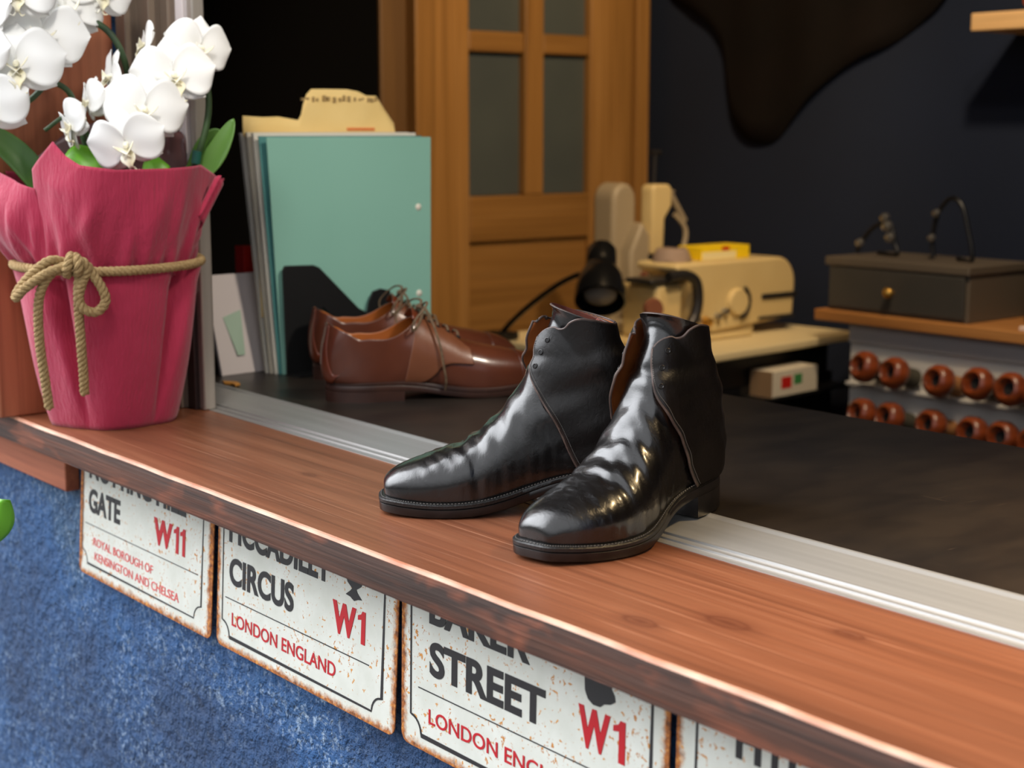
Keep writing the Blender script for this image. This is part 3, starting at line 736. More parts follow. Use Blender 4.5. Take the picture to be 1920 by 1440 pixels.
# ------------------------------------------------------------------ street signs under the sill
def enamel():
    m, nt, b = new_mat('rusty_white_enamel'); HW, HH = .1905, .0885
    t = N(nt, 'ShaderNodeTexCoord'); sp_ = N(nt, 'ShaderNodeSeparateXYZ'); nt.links.new(t.outputs['Object'], sp_.inputs[0])
    def mth(op, a, b_=None, c=None):
        n = N(nt, 'ShaderNodeMath', operation=op)
        for i, v in enumerate((a, b_)):
            if v is None: continue
            if hasattr(v, 'is_output'): nt.links.new(v, n.inputs[i])
            else: n.inputs[i].default_value = v
        return n.outputs[0]
    dx = mth('SUBTRACT', HW, mth('ABSOLUTE', sp_.outputs['X'])); dz = mth('ADD', sp_.outputs['Z'], HH)
    d = mth('MINIMUM', dx, dz)
    info = N(nt, 'ShaderNodeObjectInfo')
    mp = N(nt, 'ShaderNodeVectorMath', operation='ADD'); nt.links.new(t.outputs['Object'], mp.inputs[0])
    cmb = N(nt, 'ShaderNodeCombineXYZ'); nt.links.new(mth('MULTIPLY', info.outputs['Random'], 9.0), cmb.inputs[0]); nt.links.new(cmb.outputs[0], mp.inputs[1])
    v = mp.outputs[0]
    n1 = noise(nt, v, 60, 5, .7); n2 = noise(nt, v, 170, 4, .6, .5); n3 = noise(nt, v, 22, 3, .6)
    edge = mth('SUBTRACT', mth('MULTIPLY', n1, .022), d)
    r_edge = ramp(nt, mth('ADD', mth('MULTIPLY', edge, 60), .25), [(.35, (0, 0, 0, 1)), (.75, (1, 1, 1, 1))])
    spots = ramp(nt, mth('MULTIPLY', n2, mth('ADD', .74, mth('MULTIPLY', n3, .52))), [(.615, (0, 0, 0, 1)), (.64, (1, 1, 1, 1))])
    rc = ramp(nt, n2, [(.35, srgb(98, 56, 30)), (.55, srgb(158, 92, 38)), (.7, srgb(196, 140, 70))])
    stain = ramp(nt, mth('MULTIPLY', edge, 60), [(0, (0, 0, 0, 1)), (1, (.5, .5, .5, 1))])
    base = ramp(nt, n3, [(.3, srgb(190, 191, 181)), (.7, srgb(205, 206, 198))])
    f = mixc(nt, 1.0, r_edge, spots, 'LIGHTEN')
    col = mixc(nt, f, mixc(nt, stain, base, srgb(214, 186, 140)), rc)
    nt.links.new(col, b.inputs['Base Color'])
    rr = ramp(nt, f, [(0, (.32, .32, .32, 1)), (1, (.9, .9, .9, 1))]); nt.links.new(rr, b.inputs['Roughness'])
    bump(nt, b, f, .35, .001); return m
M_ENAM = enamel()
M_SBLK = M('sign_black', (30, 28, 30), .45); M_SRED = M('sign_red', (170, 8, 24), .45); M_SRED2 = M('sign_red_faded', (200, 74, 74), .5)
def ribbon(mb, path, wd, y0=-.0005, y1=.0004):
    n = len(path); A, B = [], []
    for i, (x, z) in enumerate(path):
        a = np.array(path[max(i-1, 0)]); b = np.array(path[min(i+1, n-1)]); t_ = (b-a)/max(np.linalg.norm(b-a), 1e-9)
        k = 1
        if 0 < i < n-1:
            d0 = np.array(path[i])-a; d0 /= np.linalg.norm(d0); k = 1/max(abs(float(np.dot(d0, t_))), .5)
        nx, nz = -t_[1]*wd/2*k, t_[0]*wd/2*k
        A.append((x+nx, z+nz)); B.append((x-nx, z-nz))
    mb.prism(A+B[::-1], y0, y1, 'y') if False else None
    for i in range(n-1):
        q = [A[i], A[i+1], B[i+1], B[i]]
        mb.prism(q, y0, y1, 'y')
def letters(root, txt, x0, z0, w_, h, mat, off=(0, 0, 0), bold=.0, name='lettering', sp=1.0):
    """one line of raised printed lettering scaled to the box (x0, z0, w_, h); postcodes get a flagged figure one"""
    body = txt.replace('1', '') or txt; ones = txt.count('1'); ow = .24*h/.0345*.0345
    cu = bpy.data.curves.new('t', 'FONT'); cu.body = body; cu.size = 1; cu.offset = bold; cu.extrude = .02; cu.space_character = sp; cu.resolution_u = 6
    to = bpy.data.objects.new('t', cu); COL.objects.link(to)
    bpy.context.view_layer.update()
    me = bpy.data.meshes.new_from_object(to.evaluated_get(bpy.context.evaluated_depsgraph_get()))
    bpy.data.objects.remove(to)
    V = np.array([v.co[:] for v in me.vertices]); mn, mx = V.min(0), V.max(0)
    one_w = .40*h; gap = .10*h; wt = w_-ones*(one_w+gap)
    vs = [(x0+(c[0]-mn[0])/(mx[0]-mn[0])*wt-off[0], -.0006 if c[2] > 0 else .0003, z0+(c[1]-mn[1])/(mx[1]-mn[1])*h-off[2]) for c in V]
    mb = MB(); mb.add(vs, [tuple(p.vertices) for p in me.polygons])
    for k in range(ones):
        xr = x0+wt+(k+1)*(gap+one_w)-off[0]; zb = z0-off[2]
        mb.prism([(xr, zb), (xr, zb+h), (xr-.17*h, zb+h), (xr-.23*h, zb+.90*h), (xr-.40*h, zb+.84*h), (xr-.40*h, zb+.70*h), (xr-.21*h, zb+.74*h), (xr-.21*h, zb)], -.0006, .0003, 'y')
    bpy.data.meshes.remove(me)
    return mb.build(name, mat, root, smooth=False)
def street_sign(x0, x1, lean, label, lines, rules, border, emblem=None):
    xc = (x0+x1)/2; zc = .8715; HW = (x1-x0)/2; HH = .0885
    root = thing('street_sign', label, 'sign', (xc, .060, zc), 0, 'London street signs under the sill')
    root.rotation_euler = (-lean, 0, 0)
    mb = MB(); pts = []; rr = .012
    for (cx, cz, a0) in ((HW-rr, -HH+rr, -90), (HW-rr, HH-rr, 0), (-HW+rr, HH-rr, 90), (-HW+rr, -HH+rr, 180)):
        for k in range(7):
            a = math.radians(a0+90*k/6); pts.append((cx+rr*math.cos(a), cz+rr*math.sin(a)))
    mb.prism(pts, 0, .0014, 'y'); mb.build('plate', M_ENAM, root, smooth=False, bevel=.0004)
    off = (xc, 0, zc)
    for (txt, a, b, z0, z1, mat, bold) in lines:
        letters(root, txt, a, z0, b-a, z1-z0, mat, off, bold)
    for (a, b, z, wd) in rules:
        mb = MB(); ribbon(mb, [(a-xc, z-zc), (b-xc, z-zc)], wd); mb.build('rule', M_SBLK, root, smooth=False)
    bl, br, bz, wd = border; r = .018
    path = [(bl-xc, HH-.004), (bl-xc, bz+r-zc)]
    path += [(bl-xc+r*math.sin(a), bz-zc+r*math.cos(a)) for a in np.linspace(0.12, PI/2-.12, 7)]
    path += [(bl-xc+r, bz-zc), (br-xc-r, bz-zc)]
    path += [(br-xc-r*math.cos(a), bz-zc+r*math.sin(a)) for a in np.linspace(0.12, PI/2-.12, 7)]
    path += [(br-xc, bz+r-zc), (br-xc, HH-.004)]
    mb = MB(); ribbon(mb, path, wd); mb.build('border_line', M_SBLK, root, smooth=False)
    if emblem:
        mb = MB(); mb.prism([(x-xc, z-zc) for x, z in emblem], -.0006, .0003, 'y'); mb.build('emblem', M_SBLK, root, smooth=False)
    return root
B_, R_ = M_SBLK, M_SRED
street_sign(-1.076, -.684, .07, 'rusty white street sign reading GATE W11, leftmost under the sill',
    [('NOTTING HILL', -1.047, -.757, .9215, .956, B_, .034), ('GATE', -1.047, -.946, .874, .908, B_, .034), ('W11', -.845, -.757, .871, .906, R_, .045),
     ('ROYAL BOROUGH OF', -1.029, -.845, .829, .8405, M_SRED2, .0), ('KENSINGTON AND CHELSEA', -1.024, -.770, .809, .8205, M_SRED2, .0)],
    [(-1.057, -.721, .8565, .0010)], (-1.066, -.711, .800, .0016))
street_sign(-.672, -.290, .055, 'rusty white street sign reading CIRCUS W1, second from the left under the sill',
    [('PICCADILLY', -.644, -.418, .9150, .949, B_, .034), ('CIRCUS', -.642, -.494, .864, .898, B_, .034), ('W1', -.413, -.349, .865, .9005, R_, .045), ('LONDON ENGLAND', -.634, -.404, .8145, .8305, R_, .008)],
    [(-.651, -.340, .846, .0011)], (-.658, -.315, .7985, .0022),
    [(-.388, .912), (-.379, .918), (-.376, .921), (-.385, .926), (-.388, .931), (-.378, .930), (-.376, .938), (-.374, .955), (-.370, .955), (-.369, .938), (-.367, .930), (-.357, .930), (-.359, .926), (-.368, .921), (-.366, .918), (-.357, .912), (-.364, .911), (-.3715, .908), (-.379, .911)])
street_sign(-.282, .103, .02, 'rusty white street sign reading STREET W1, largest in view under the boots',
    [('BAKER', -.234, -.078, .9190, .954, B_, .034), ('STREET', -.233, -.055, .8655, .902, B_, .034), ('W1', -.010, .0505, .8655, .9035, R_, .045), ('LONDON ENGLAND', -.234, .006, .8150, .8305, R_, .008)],
    [(-.252, .062, .848, .0011)], (-.265, .082, .7985, .0024),
    [(-.002, .918), (.002, .911), (.009, .9075), (.018, .908), (.023, .912), (.031, .914), (.037, .918), (.036, .923), (.032, .928), (.034, .940), (.028, .952), (.012, .954), (.002, .946), (-.003, .932)])
street_sign(.1105, .492, .02, 'white street sign with cut off black letters at the lower right corner',
    [('HYDE PARK', .176, .392, .9145, .950, B_, .034), ('CORNER', .176, .350, .8655, .902, B_, .034), ('W1', .392, .452, .8655, .9035, R_, .045), ('LONDON ENGLAND', .176, .405, .8150, .8305, R_, .008)],
    [(.140, .455, .848, .0011)], (.1335, .470, .7985, .0024))

# ------------------------------------------------------------------ wrapped orchid
PC = np.array((-1.047, .105, 1.0)); PR = np.array((.40941, .91235, 0)); PN = np.array((.91235, -.40941, 0)); PU = np.array((0, 0, 1.))
pot = thing('wrapped_orchid', 'white orchid in crimson crepe paper tied with tan rope on the sill', 'flower pot', tuple(PC))
def pf(a, b, h): return PR*a+PN*b+PU*h          # plant frame (right, towards the street, up) relative to the pot base
def pfl(l, n=None):
    P = [pf(*x) for x in l]; return spline(P, n) if n else P
def clampw(p):   # keep the paper out of the post and window frame
    x, y, z = p+PC
    if y < .185 and x < -1.146: x = -1.146
    if x < -1.115 and y > .170: y = .170
    elif x < -1.08 and y > .190: y = .190
    elif x < -1.052 and y > .208: y = .208
    elif x < -1.018 and y > .224: y = .224
    return np.array((x, y, z))-PC
def ang(al, r, h): return clampw(pf(r*math.cos(al), r*math.sin(al), h))
# lower part around the pot
mb = MB(); P = []
nA = 180
for v in np.linspace(0, 1, 34):
    row = []
    for k in range(nA):
        al = 2*PI*k/nA
        r = .083+.038*v**.85+.004*math.sin(PI*v)
        r *= 1+.042*(1-v*.55)*math.cos(5*(al-1.62))+.010*math.cos(11*al+3*v)*(1-v)
        for a0, wd, dp in ((2.24, .12, .024), (.62, .13, .026), (3.6, .1, .014), (5.2, .1, .014)):
            d_ = (al-a0-.25*(1-v)*(1 if a0 < 2 else -1)+PI) % (2*PI)-PI
            r -= dp*math.exp(-(d_/(wd*(.4+.6*v)))**2)*min(1, v*1.5)*(1 if v < .97 else .7)
        r += .0012*math.sin(9*al+5*v)*v+.0016*math.sin(23*al)*max(0, v-.7)
        r += .006*max(0, v-.88)/.12*(.4+.6*math.sin(3*al))
        h = .0005+.2175*v+.003*math.sin(4*al)*max(0, v-.8)
        row.append(ang(al, r, h))
    P.append(row)
mb.grid(P, True); o_ = len(mb.v); mb.v += [tuple(p) for p in P[0]]; mb.f.append(tuple(range(o_, o_+nA))); mb.m.append(0)
mb.build('pot_wrapping', M_CREPE, pot, angle=80)
# flaring collar sheets
def sheet(a0, a1, rtop, htop, mat, name, r0=.106, h0=.205, bulge=.0, n=90, m=36, fold=.004, off=0):
    mb = MB(); P = []
    for v in np.linspace(0, 1, m):
        row = []
        for u in np.linspace(0, 1, n):
            al = interp(a0, v)+(interp(a1, v)-interp(a0, v))*u
            rt_ = interp(rtop, u); ht = interp(htop, u)
            r = r0+off+(rt_-r0)*v**1.15+bulge*math.sin(PI*v)*math.sin(PI*u)
            for (u0, u1, am) in ((.12, .34, .005), (.38, .30, -.004), (.62, .46, .005), (.74, .90, -.004), (.90, .62, .004), (.22, .10, -.005)):
                x_ = abs(u-(u0+(u1-u0)*v))/.055
                r += am*max(0, 1-x_)*math.sin(PI*min(1, v*1.15+.08))
            r += fold*(1-v)**1.6*(math.sin(19*al)+.5*math.sin(33*al+1))+.003*v*math.sin(7*al+3*v)+.0018*math.sin(27*al+9*v)*(1-v)
            row.append(ang(al, r, h0+(ht-h0)*v))
        P.append(row)
    mb.grid(P); return mb.build(name, mat, pot, angle=80, solid=(.0007, 0))
d2 = math.radians
sheet([(0, d2(-28)), (1, d2(-14))], [(0, d2(140)), (.35, d2(143)), (.8, d2(140)), (1, d2(122))],
      [(0, .166), (.12, .150), (.3, .138), (.6, .141), (.85, .136), (1, .122)], [(0, .333), (.06, .330), (.16, .342), (.28, .354), (.5, .351), (.72, .350), (.86, .356), (.93, .368), (1, .386)],
      M_CREPE, 'paper_collar', bulge=.010)
sheet([(0, d2(128)), (1, d2(138))], [(0, d2(206)), (1, d2(204))],
      [(0, .120), (.3, .128), (.6, .150), (1, .180)], [(0, .325), (.25, .333), (.5, .345), (.8, .358), (1, .352)],
      M_CREPE2, 'paper_collar', bulge=.030, off=-.002)
sheet([(0, d2(206)), (1, d2(204))], [(0, d2(334)), (1, d2(350))], [(0, .15), (1, .16)], [(0, .345), (.4, .33), (1, .325)], M_CREPE2, 'paper_collar', bulge=0)
# scroll curl at the right edge
mb = MB(); P = []
for t_ in np.linspace(0, 1, 26):
    a = 1.2+t_*6.4; r = .0105-.005*t_
    P.append([pf(.151+r*math.cos(a)*.9-.03*s_, .035+r*math.sin(a)*.8+.01*s_, .329+r*math.sin(a)-.055*s_) for s_ in np.linspace(0, 1, 10)])
mb.grid(P); mb.build('paper_curl', M_CREPE, pot, solid=(.0007, 0))
# dark film sheet behind the flowers
mb = MB(); P = []
top = spline([(-.105, .352), (-.085, .368), (-.049, .396), (-.005, .412), (.04, .413), (.078, .405), (.118, .392), (.136, .35)], 40)
for a, h in top:
    b0 = -.066+.25*a*a*4
    P.append([clampw(pf(a*(.55+.45*s_), b0*(.6+.4*s_)+.003*math.sin(a*120), .22+(h-.22)*s_)) for s_ in np.linspace(0, 1, 16)])
mb.grid(P); mb.build('dark_film', M_ENVD, pot, solid=(.0005, 0))
# twisted rope
def rope(path, n, r=.0062, pitch=.021, name='rope'):
    C_ = spline(path, n); mb = MB()
    seg = np.linalg.norm(np.diff(C_, axis=0), axis=1); s_ = np.concatenate([[0], np.cumsum(seg)])
    m = max(20, int(s_[-1]/.0017)); C_ = np.stack([np.interp(np.linspace(0, s_[-1], m), s_, C_[:, i]) for i in range(3)], 1)
    T = np.gradient(C_, axis=0); T /= np.linalg.norm(T, axis=1)[:, None]
    nv = np.cross(T[0], (.3, .2, .9)); nv /= np.linalg.norm(nv); Ns = []
    for t_ in T: nv = nv-t_*np.dot(nv, t_); nv = nv/np.linalg.norm(nv); Ns.append(nv.copy())
    Ns = np.array(Ns); Bs = np.cross(T, Ns); S = np.linspace(0, s_[-1], m)
    for k in range(3):
        ph = 2*PI*S/pitch+k*2*PI/3
        q = C_+(Ns*np.cos(ph)[:, None]+Bs*np.sin(ph)[:, None])*r*.50
        mb.tube(q, r*.58, 8)
    return mb.build(name, M_ROPE, pot, off=None)
band = [ang(a, .1245+.002*math.sin(5*a), .2225-.004*math.sin(a)) for a in np.linspace(d2(128), d2(128-360), 60)]
rope(band, 300, name='rope_band')
rope(pfl([(-.05, .128, .230), (-.072, .137, .235), (-.096, .137, .218), (-.113, .132, .198), (-.117, .136, .188), (-.106, .146, .200), (-.082, .148, .217), (-.062, .144, .225), (-.046, .138, .228)]), 160, name='rope_loop')
rope(pfl([(-.048, .140, .230), (-.066, .142, .223), (-.081, .142, .207), (-.0895, .137, .179), (-.091, .124, .129), (-.087, .115, .078), (-.0835, .108, .038)]), 160, name='rope_tail')
rope(pfl([(-.046, .139, .230), (-.029, .142, .229), (-.018, .143, .213), (-.009, .143, .197), (-.006, .142, .181), (-.017, .141, .168), (-.032, .142, .171), (-.039, .142, .185), (-.034, .143, .206), (-.027, .147, .223), (-.034, .149, .235), (-.046, .146, .233)]), 200, name='rope_loop')
rope(pfl([(-.034, .141, .228), (-.0385, .139, .206), (-.040, .138, .185), (-.040, .134, .164), (-.039, .127, .12), (-.038, .118, .084), (-.038, .112, .056)]), 140, name='rope_tail')
rope(pfl([(-.052, .134, .216), (-.053, .146, .222), (-.050, .151, .230), (-.047, .146, .239), (-.046, .134, .240)]), 60, name='rope_knot')
rope(pfl([(-.040, .134, .217), (-.038, .148, .221), (-.037, .154, .229), (-.039, .148, .238), (-.042, .134, .239)]), 60, name='rope_knot')
# stems, leaves
for l, r in (([(-.075, -.02, .57), (-.044, -.02, .559), (-.009, 0, .546), (.014, 0, .53), (.029, 0, .503), (.036, -.01, .468), (.034, -.02, .41), (.02, -.02, .338), (.01, -.01, .26)], .0045),
             ([(-.12, .03, .42), (-.089, .03, .442), (-.065, .03, .462), (-.041, .02, .449), (-.031, 0, .41), (-.015, 0, .338), (-.005, 0, .26)], .0040),
             ([(.03, .03, .465), (.065, .015, .492), (.101, -.005, .497), (.133, -.01, .483), (.142, 0, .454), (.141, 0, .418), (.129, 0, .374), (.11, -.02, .33), (.06, -.02, .26)], .0045),
             ([(-.075, .03, .40), (-.045, .035, .418), (-.02, .02, .395), (-.008, .01, .34)], .0028)):
    mb = MB(); mb.tube(spline([pf(*x) for x in l], 60), r, 10); mb.build('stem', M_STEM, pot)
mb = MB(); mb.tube([pf(.1255, 0, .372), pf(.1225, -.002, .355)], .0065, 12); mb.build('plant_tie', M_TIE, pot)
def leaf(path, wmax, tilt, mat, name='leaf', cup=.25):
    C_ = spline([pf(*x) for x in path], 26); P = []
    for i, c in enumerate(C_):
        t_ = i/25; wd = wmax*(math.sin(PI*min(1, .10+.90*t_)))**.6*(1 if t_ < .97 else .6) if t_ < 1 else .0004
        T = C_[min(i+1, 25)]-C_[max(i-1, 0)]; T /= np.linalg.norm(T)
        sd = np.cross(T, np.array(pf(*tilt))); sd /= np.linalg.norm(sd); nn = np.cross(sd, T)
        P.append([c+sd*wd*x+nn*wd*cup*(x*x) for x in np.linspace(-1, 1, 11)])
    mb = MB(); mb.grid(P); return mb.build(name, mat, pot, solid=(.0016, 0))
leaf([(.09, -.01, .26), (.118, -.01, .326), (.148, 0, .362), (.164, .004, .390), (.176, .004, .416)], .0165, (-.55, 1, .25), M_LEAF)
leaf([(.08, -.03, .27), (.122, -.03, .337), (.138, -.025, .372), (.152, -.02, .390), (.163, -.015, .393)], .018, (.2, 1, .1), M_LEAF)
leaf([(-.05, .0, .27), (-.085, .01, .329), (-.111, .01, .364), (-.140, .01, .390), (-.160, .015, .402)], .020, (.3, 1, .4), M_LEAF)
leaf([(-.02, .06, .30), (-.021, .045, .345), (-.018, .03, .369), (-.005, .0, .372)], .034, (.0, 1, .5), M_LEAFB, cup=-.3)
leaf([(.065, .04, .30), (.066, .035, .340), (.072, .025, .360), (.076, .01, .360)], .018, (0, 1, .4), M_LEAFB, cup=-.3)

# orchid flowers: sepals + two broad petals + lip with a yellow throat + column
def petal_grid(L_, W_, a0, z0, cup, back, blunt=.62, n=16, m=11, base=.12, ruf=0):
    ca, sa = math.cos(a0), math.sin(a0); P = []
    for i in range(n):
        s_ = math.sin(PI/2*i/(n-1)); wd = W_*(base*(1-s_)**2+max(math.sin(PI*(.015+.983*s_)**blunt), 0)**.5)
        row = []
        for x in np.linspace(-1, 1, m):
            l = L_*s_*(1-.10*x*x*s_); w_ = wd*x
            z = z0+cup*math.sin(PI*s_*.8)-back*s_*s_+.10*W_*(x*x)*(1-s_)-.13*W_*x*x*s_+ruf*math.sin(x*5+s_*4)*s_
            row.append((l*ca-w_*sa, l*sa+w_*ca, z))
        P.append(row)
    return P
def make_flower(sz=1.0, openness=1.0, seed=0):
    r = random.Random(seed); fl = bpy.data.objects.new('flower', None)
    mb = MB()
    for a in (90, 216, 324): mb.grid(petal_grid(.046*sz, .0165*sz, d2(a+r.uniform(-5, 5)), -.002*sz, .004*sz, .010*sz*openness, 1.0, n=22, ruf=.0008))
    f = mb.build('flower', M_PETAL, pot, solid=(.0007, 0)); bpy.data.objects.remove(fl)
    for a in (12, 168):
        mb = MB(); mb.grid(petal_grid(.053*sz, .0315*sz, d2(a+r.uniform(-5, 5)), .001*sz, .006*sz, (.009*sz*openness+r.uniform(0, .004)), 1.18, 24, 15, .05, ruf=.0014*sz))
        mb.build('petal', M_PETAL, f, solid=(.0007, 0))
    mb = MB()
    for sd in (1, -1):
        mb.grid([[(sd*(.003+.011*s_*math.sin(.3+x*1.1))*sz, (-.004+.010*x*s_-.002)*sz, (.004+.012*s_)*sz) for x in np.linspace(-1, 1, 7)] for s_ in np.linspace(0, 1, 7)])
    P = []
    for i in range(9):
        s_ = i/8; wd = (.0035+.0065*math.sin(PI*min(1, s_*1.25)))*sz if s_ < .8 else .0030*sz
        P.append([(wd*x, (-.006-.024*s_)*sz, (.004+.010*math.sin(PI*s_*.7)+.003*x*x)*sz) for x in np.linspace(-1, 1, 7)])
    mb.grid(P)
    for sd in (1, -1): mb.tube(spline([(sd*.002*sz, -.029*sz, .010*sz), (sd*.005*sz, -.034*sz, .011*sz), (sd*.009*sz, -.0335*sz, .014*sz)], 8), [.0009*sz*(1-.08*i) for i in range(8)], 6)
    mb.build('lip', M_LIP, f, solid=(.0008, 0))
    mb = MB(); mb.lathe([(.0001, 0), (.0032*sz, .001*sz), (.0034*sz, .006*sz), (.0028*sz, .010*sz), (.0001, .0115*sz)], 12, (0, .001*sz, 0), (0, -.35, 1)); mb.build('column', M_LIP, f)
    return f
F0 = make_flower(1.0, 1, 1); F1 = make_flower(1.0, .2, 2); F2 = make_flower(1.0, 1.6, 3)
def place_flower(proto, first, a, b, h, face, roll, sc):
    if first: f = proto
    else:
        f = proto.copy(); COL.objects.link(f); f.parent = pot
        for ch in proto.children:
            c = ch.copy(); COL.objects.link(c); c.parent = f
    z = Vector(pf(*face)).normalized(); up_ = Vector((0, 0, 1)); x = up_.cross(z).normalized(); y = z.cross(x)
    m3 = Matrix((x, y, z)).transposed() @ Matrix.Rotation(d2(roll), 3, 'Z')
    f.matrix_basis = Matrix.Translation(Vector(pf(a, b, h))) @ (m3*sc).to_4x4()
FL = [(.133, .002, .512, (.45, 1, .05), -8, .98, 0), (.095, .034, .474, (.12, 1, .12), 6, 1.12, 1), (.055, .066, .428, (.05, 1, .05), -6, 1.12, 2), (.029, .098, .383, (-.25, 1, -.25), 14, 1.02, 0),
      (.062, -.004, .516, (-1, .12, .2), 20, .74, 1), (.016, .02, .472, (-1, .25, .1), -25, .82, 1), (-.016, .03, .438, (-1, .3, .0), 10, .74, 2), (-.040, .052, .407, (-1, .45, -.2), 30, .80, 0),
      (-.105, .064, .486, (-.05, 1, .1), 4, 1.22, 0), (-.073, .038, .524, (.15, 1, .15), -8, 1.2, 1), (-.042, .012, .560, (.3, 1, .2), 10, 1.15, 2), (.004, -.004, .585, (.4, 1, .1), -10, .95, 0),
      (-.142, .078, .428, (-.3, 1, -.1), 12, 1.05, 2), (-.124, .030, .556, (-1, .3, .3), 0, .95, 1), (-.10, .052, .575, (0, 1, .3), 0, 1.0, 0), (-.155, .062, .500, (-.6, 1, .1), 0, 1.0, 1)]
seen = set()
for a, b, h, fc, roll, sc, k in FL:
    place_flower((F0, F1, F2)[k], k not in seen, a, b, h, fc, roll, sc); seen.add(k)

# bright leaf of another plant standing on the pavement
lp = thing('pavement_plant', 'bright green leaf poking in at the left edge before the blue wall', 'plant', (-.93, -.26, 0))
def lpt(x, y, z): return (x+.93, y+.26, z)
mb = MB(); mb.lathe([(.0001, 0), (.075, 0), (.10, .22), (.108, .225), (.108, .235), (.094, .235), (.09, .2), (.0001, .2)], 32); mb.build('pot', M('terracotta_pot', (150, 84, 58), .8), lp)
mb = MB(); mb.tube(spline([lpt(-.93, -.26, .2), lpt(-.935, -.25, .5), lpt(-.92, -.22, .8), lpt(-.86, -.17, .925), lpt(-.835, -.16, .935)], 30), .004, 8); mb.build('stem', M_LEAFB, lp)
C_ = spline([lpt(-.842, -.162, .905), lpt(-.826, -.155, .925), lpt(-.815, -.15, .945), lpt(-.806, -.148, .968)], 16); P = []
for i, c in enumerate(C_):
    t_ = i/15; wd = .017*math.sin(PI*(.12+.80*t_))**.8
    P.append([c+np.array((.63, .78, -.1))*wd*x+np.array((.7, -.6, .2))*(-.006*x*x) for x in np.linspace(-1, 1, 9)])
mb = MB(); mb.grid(P); mb.build('leaf', M_LEAFB, lp, solid=(.0015, 0))
# ------------------------------------------------------------------ papers and file rack on the counter
ZT = 1.008
def slab(name, label, cat, xb, xt, y0b, y1b, y0t, y1t, h, th, mat, group=None, extra=None):
    root = thing(name, label, cat, (xb, (y0b+y1b)/2, ZT), 0, group); ox, oy = xb, (y0b+y1b)/2
    mb = MB(); lean = xt-xb
    mb.hexa([(0, y0b-oy, 0), (0, y1b-oy, 0), (-th, y1b-oy, 0), (-th, y0b-oy, 0), (lean, y0t-oy, h), (lean, y1t-oy, h), (lean-th, y1t-oy, h), (lean-th, y0t-oy, h)])
    mb.build('cover', mat, root, smooth=False, bevel=.0008); return root
g_ = 'paper folders standing in the rack'
f1 = slab('folder', 'large teal folder with two white studs, frontmost in the black rack', 'folder', -1.199, -1.199, .465, .762, .446, .7655, .381, .0022, M_TEAL, g_)
for z in (.1155, .263):
    mb = MB(); mb.lathe([(.0001, .0022), (.004, .0018), (.0058, .0002), (.0058, -.001)], 16, (.0002, .738-.6135, z), (1, 0, 0)); mb.build('stud', M_WHT, f1)
slab('folder', 'darker teal folder edge showing just left of the large teal folder', 'folder', -1.2035, -1.213, .461, .757, .440, .757, .383, .0030, M_TEALD, g_)
slab('folder', 'white folder standing right behind the teal folders', 'folder', -1.2085, -1.224, .458, .752, .437, .752, .388, .0080, M_PAPER, g_)
slab('folder', 'cream folder behind the white folder, second from the left in the rack', 'folder', -1.2185, -1.2395, .455, .748, .434, .748, .389, .0070, M_PAPER2, g_)
slab('folder', 'pale grey folder at the left end of the rack', 'folder', -1.2275, -1.2555, .452, .745, .432, .745, .388, .0075, M('pale_grey_card', (186, 182, 172), .7), g_)
def sc_(y, z, k): return (-.794+(y+.794)*k, 1.4+(z-1.4)*k)
KX = -1.2515; KK = (.956-KX)/(.956+1.199)
env = thing('kraft_envelope', 'torn yellow kraft paper sheet sticking up above the folders', 'envelope', (KX, .58, ZT))
out = [(.4048, 1.4225), (.44, 1.4205), (.47, 1.4215), (.505, 1.416), (.511, 1.425), (.514, 1.440), (.523, 1.457), (.532, 1.4655), (.56, 1.466), (.60, 1.4660), (.620, 1.463), (.636, 1.4565), (.657, 1.4565), (.674, 1.434), (.690, 1.412), (.693, 1.385)]
out = [sc_(y, z, KK) for y, z in out]
P = []
for y, z in out:
    row = []
    for s_ in np.linspace(0, 1, 22):
        zz = 1.10+(z-1.10)*s_; wv = max(0, min(1, (zz-1.40)/.03))
        row.append((-1.2264-.0251*(zz-1.008)/.385-KX+wv*(.0016*math.sin(y*60)+.0012*math.sin(zz*160+y*30)), max(y, .448 if zz < 1.39 else 0)-.58, zz-ZT))
    P.append(row)
mb = MB(); mb.grid(P); mb.build('sheet', M_KRAFT, env, solid=(.0012, 0))
rr_ = random.Random(4); mb = MB()
y = .545
while y < .69:
    h_ = rr_.uniform(.003, .009); z = 1.452+rr_.uniform(-.002, .002)
    mb.box(-.0058, y-.58, z-ZT-h_/2, -.0004, y-.58+rr_.uniform(.002, .006), z-ZT+h_/2); y += rr_.uniform(.007, .013)
mb.build('handwriting', M_INK, env, smooth=False)
mb = MB(); mb.box(-.0022, .63-.58, 1.400-ZT, .0016, .685-.58, 1.4045-ZT); mb.build('orange_print', M('orange_print', (222, 128, 70), .8), env, smooth=False)
rk = thing('file_rack', 'black metal file rack with an N shaped front beside the teal folder', 'file rack', (-1.19, .57, ZT))
o_ = (-1.19, .57, ZT)
def rk_pt(y, z): return (y-.57, z-ZT)
out = [(.466, 1.009), (.4625, 1.180), (.4665, 1.186), (.52, 1.1845), (.531, 1.180), (.606, 1.108), (.622, 1.100), (.626, 1.118), (.634, 1.134), (.650, 1.138), (.668, 1.134), (.678, 1.118), (.684, 1.009), (.640, 1.009), (.6, 1.05), (.536, 1.115), (.516, 1.009)]
mb = MB(); mb.prism([rk_pt(*p) for p in out], 0, .004, 'x'); mb.build('front_plate', M_BLACKM, rk, smooth=False, bevel=.001)
mb = MB(); mb.box(.004, .463-.57, .0004, .034, .684-.57, .0026); mb.build('foot_plate', M_BLACKM, rk, smooth=False)
bk = thing('booklet', 'pale pink booklet with green print standing left of the folders', 'booklet', (-1.258, .42, ZT))
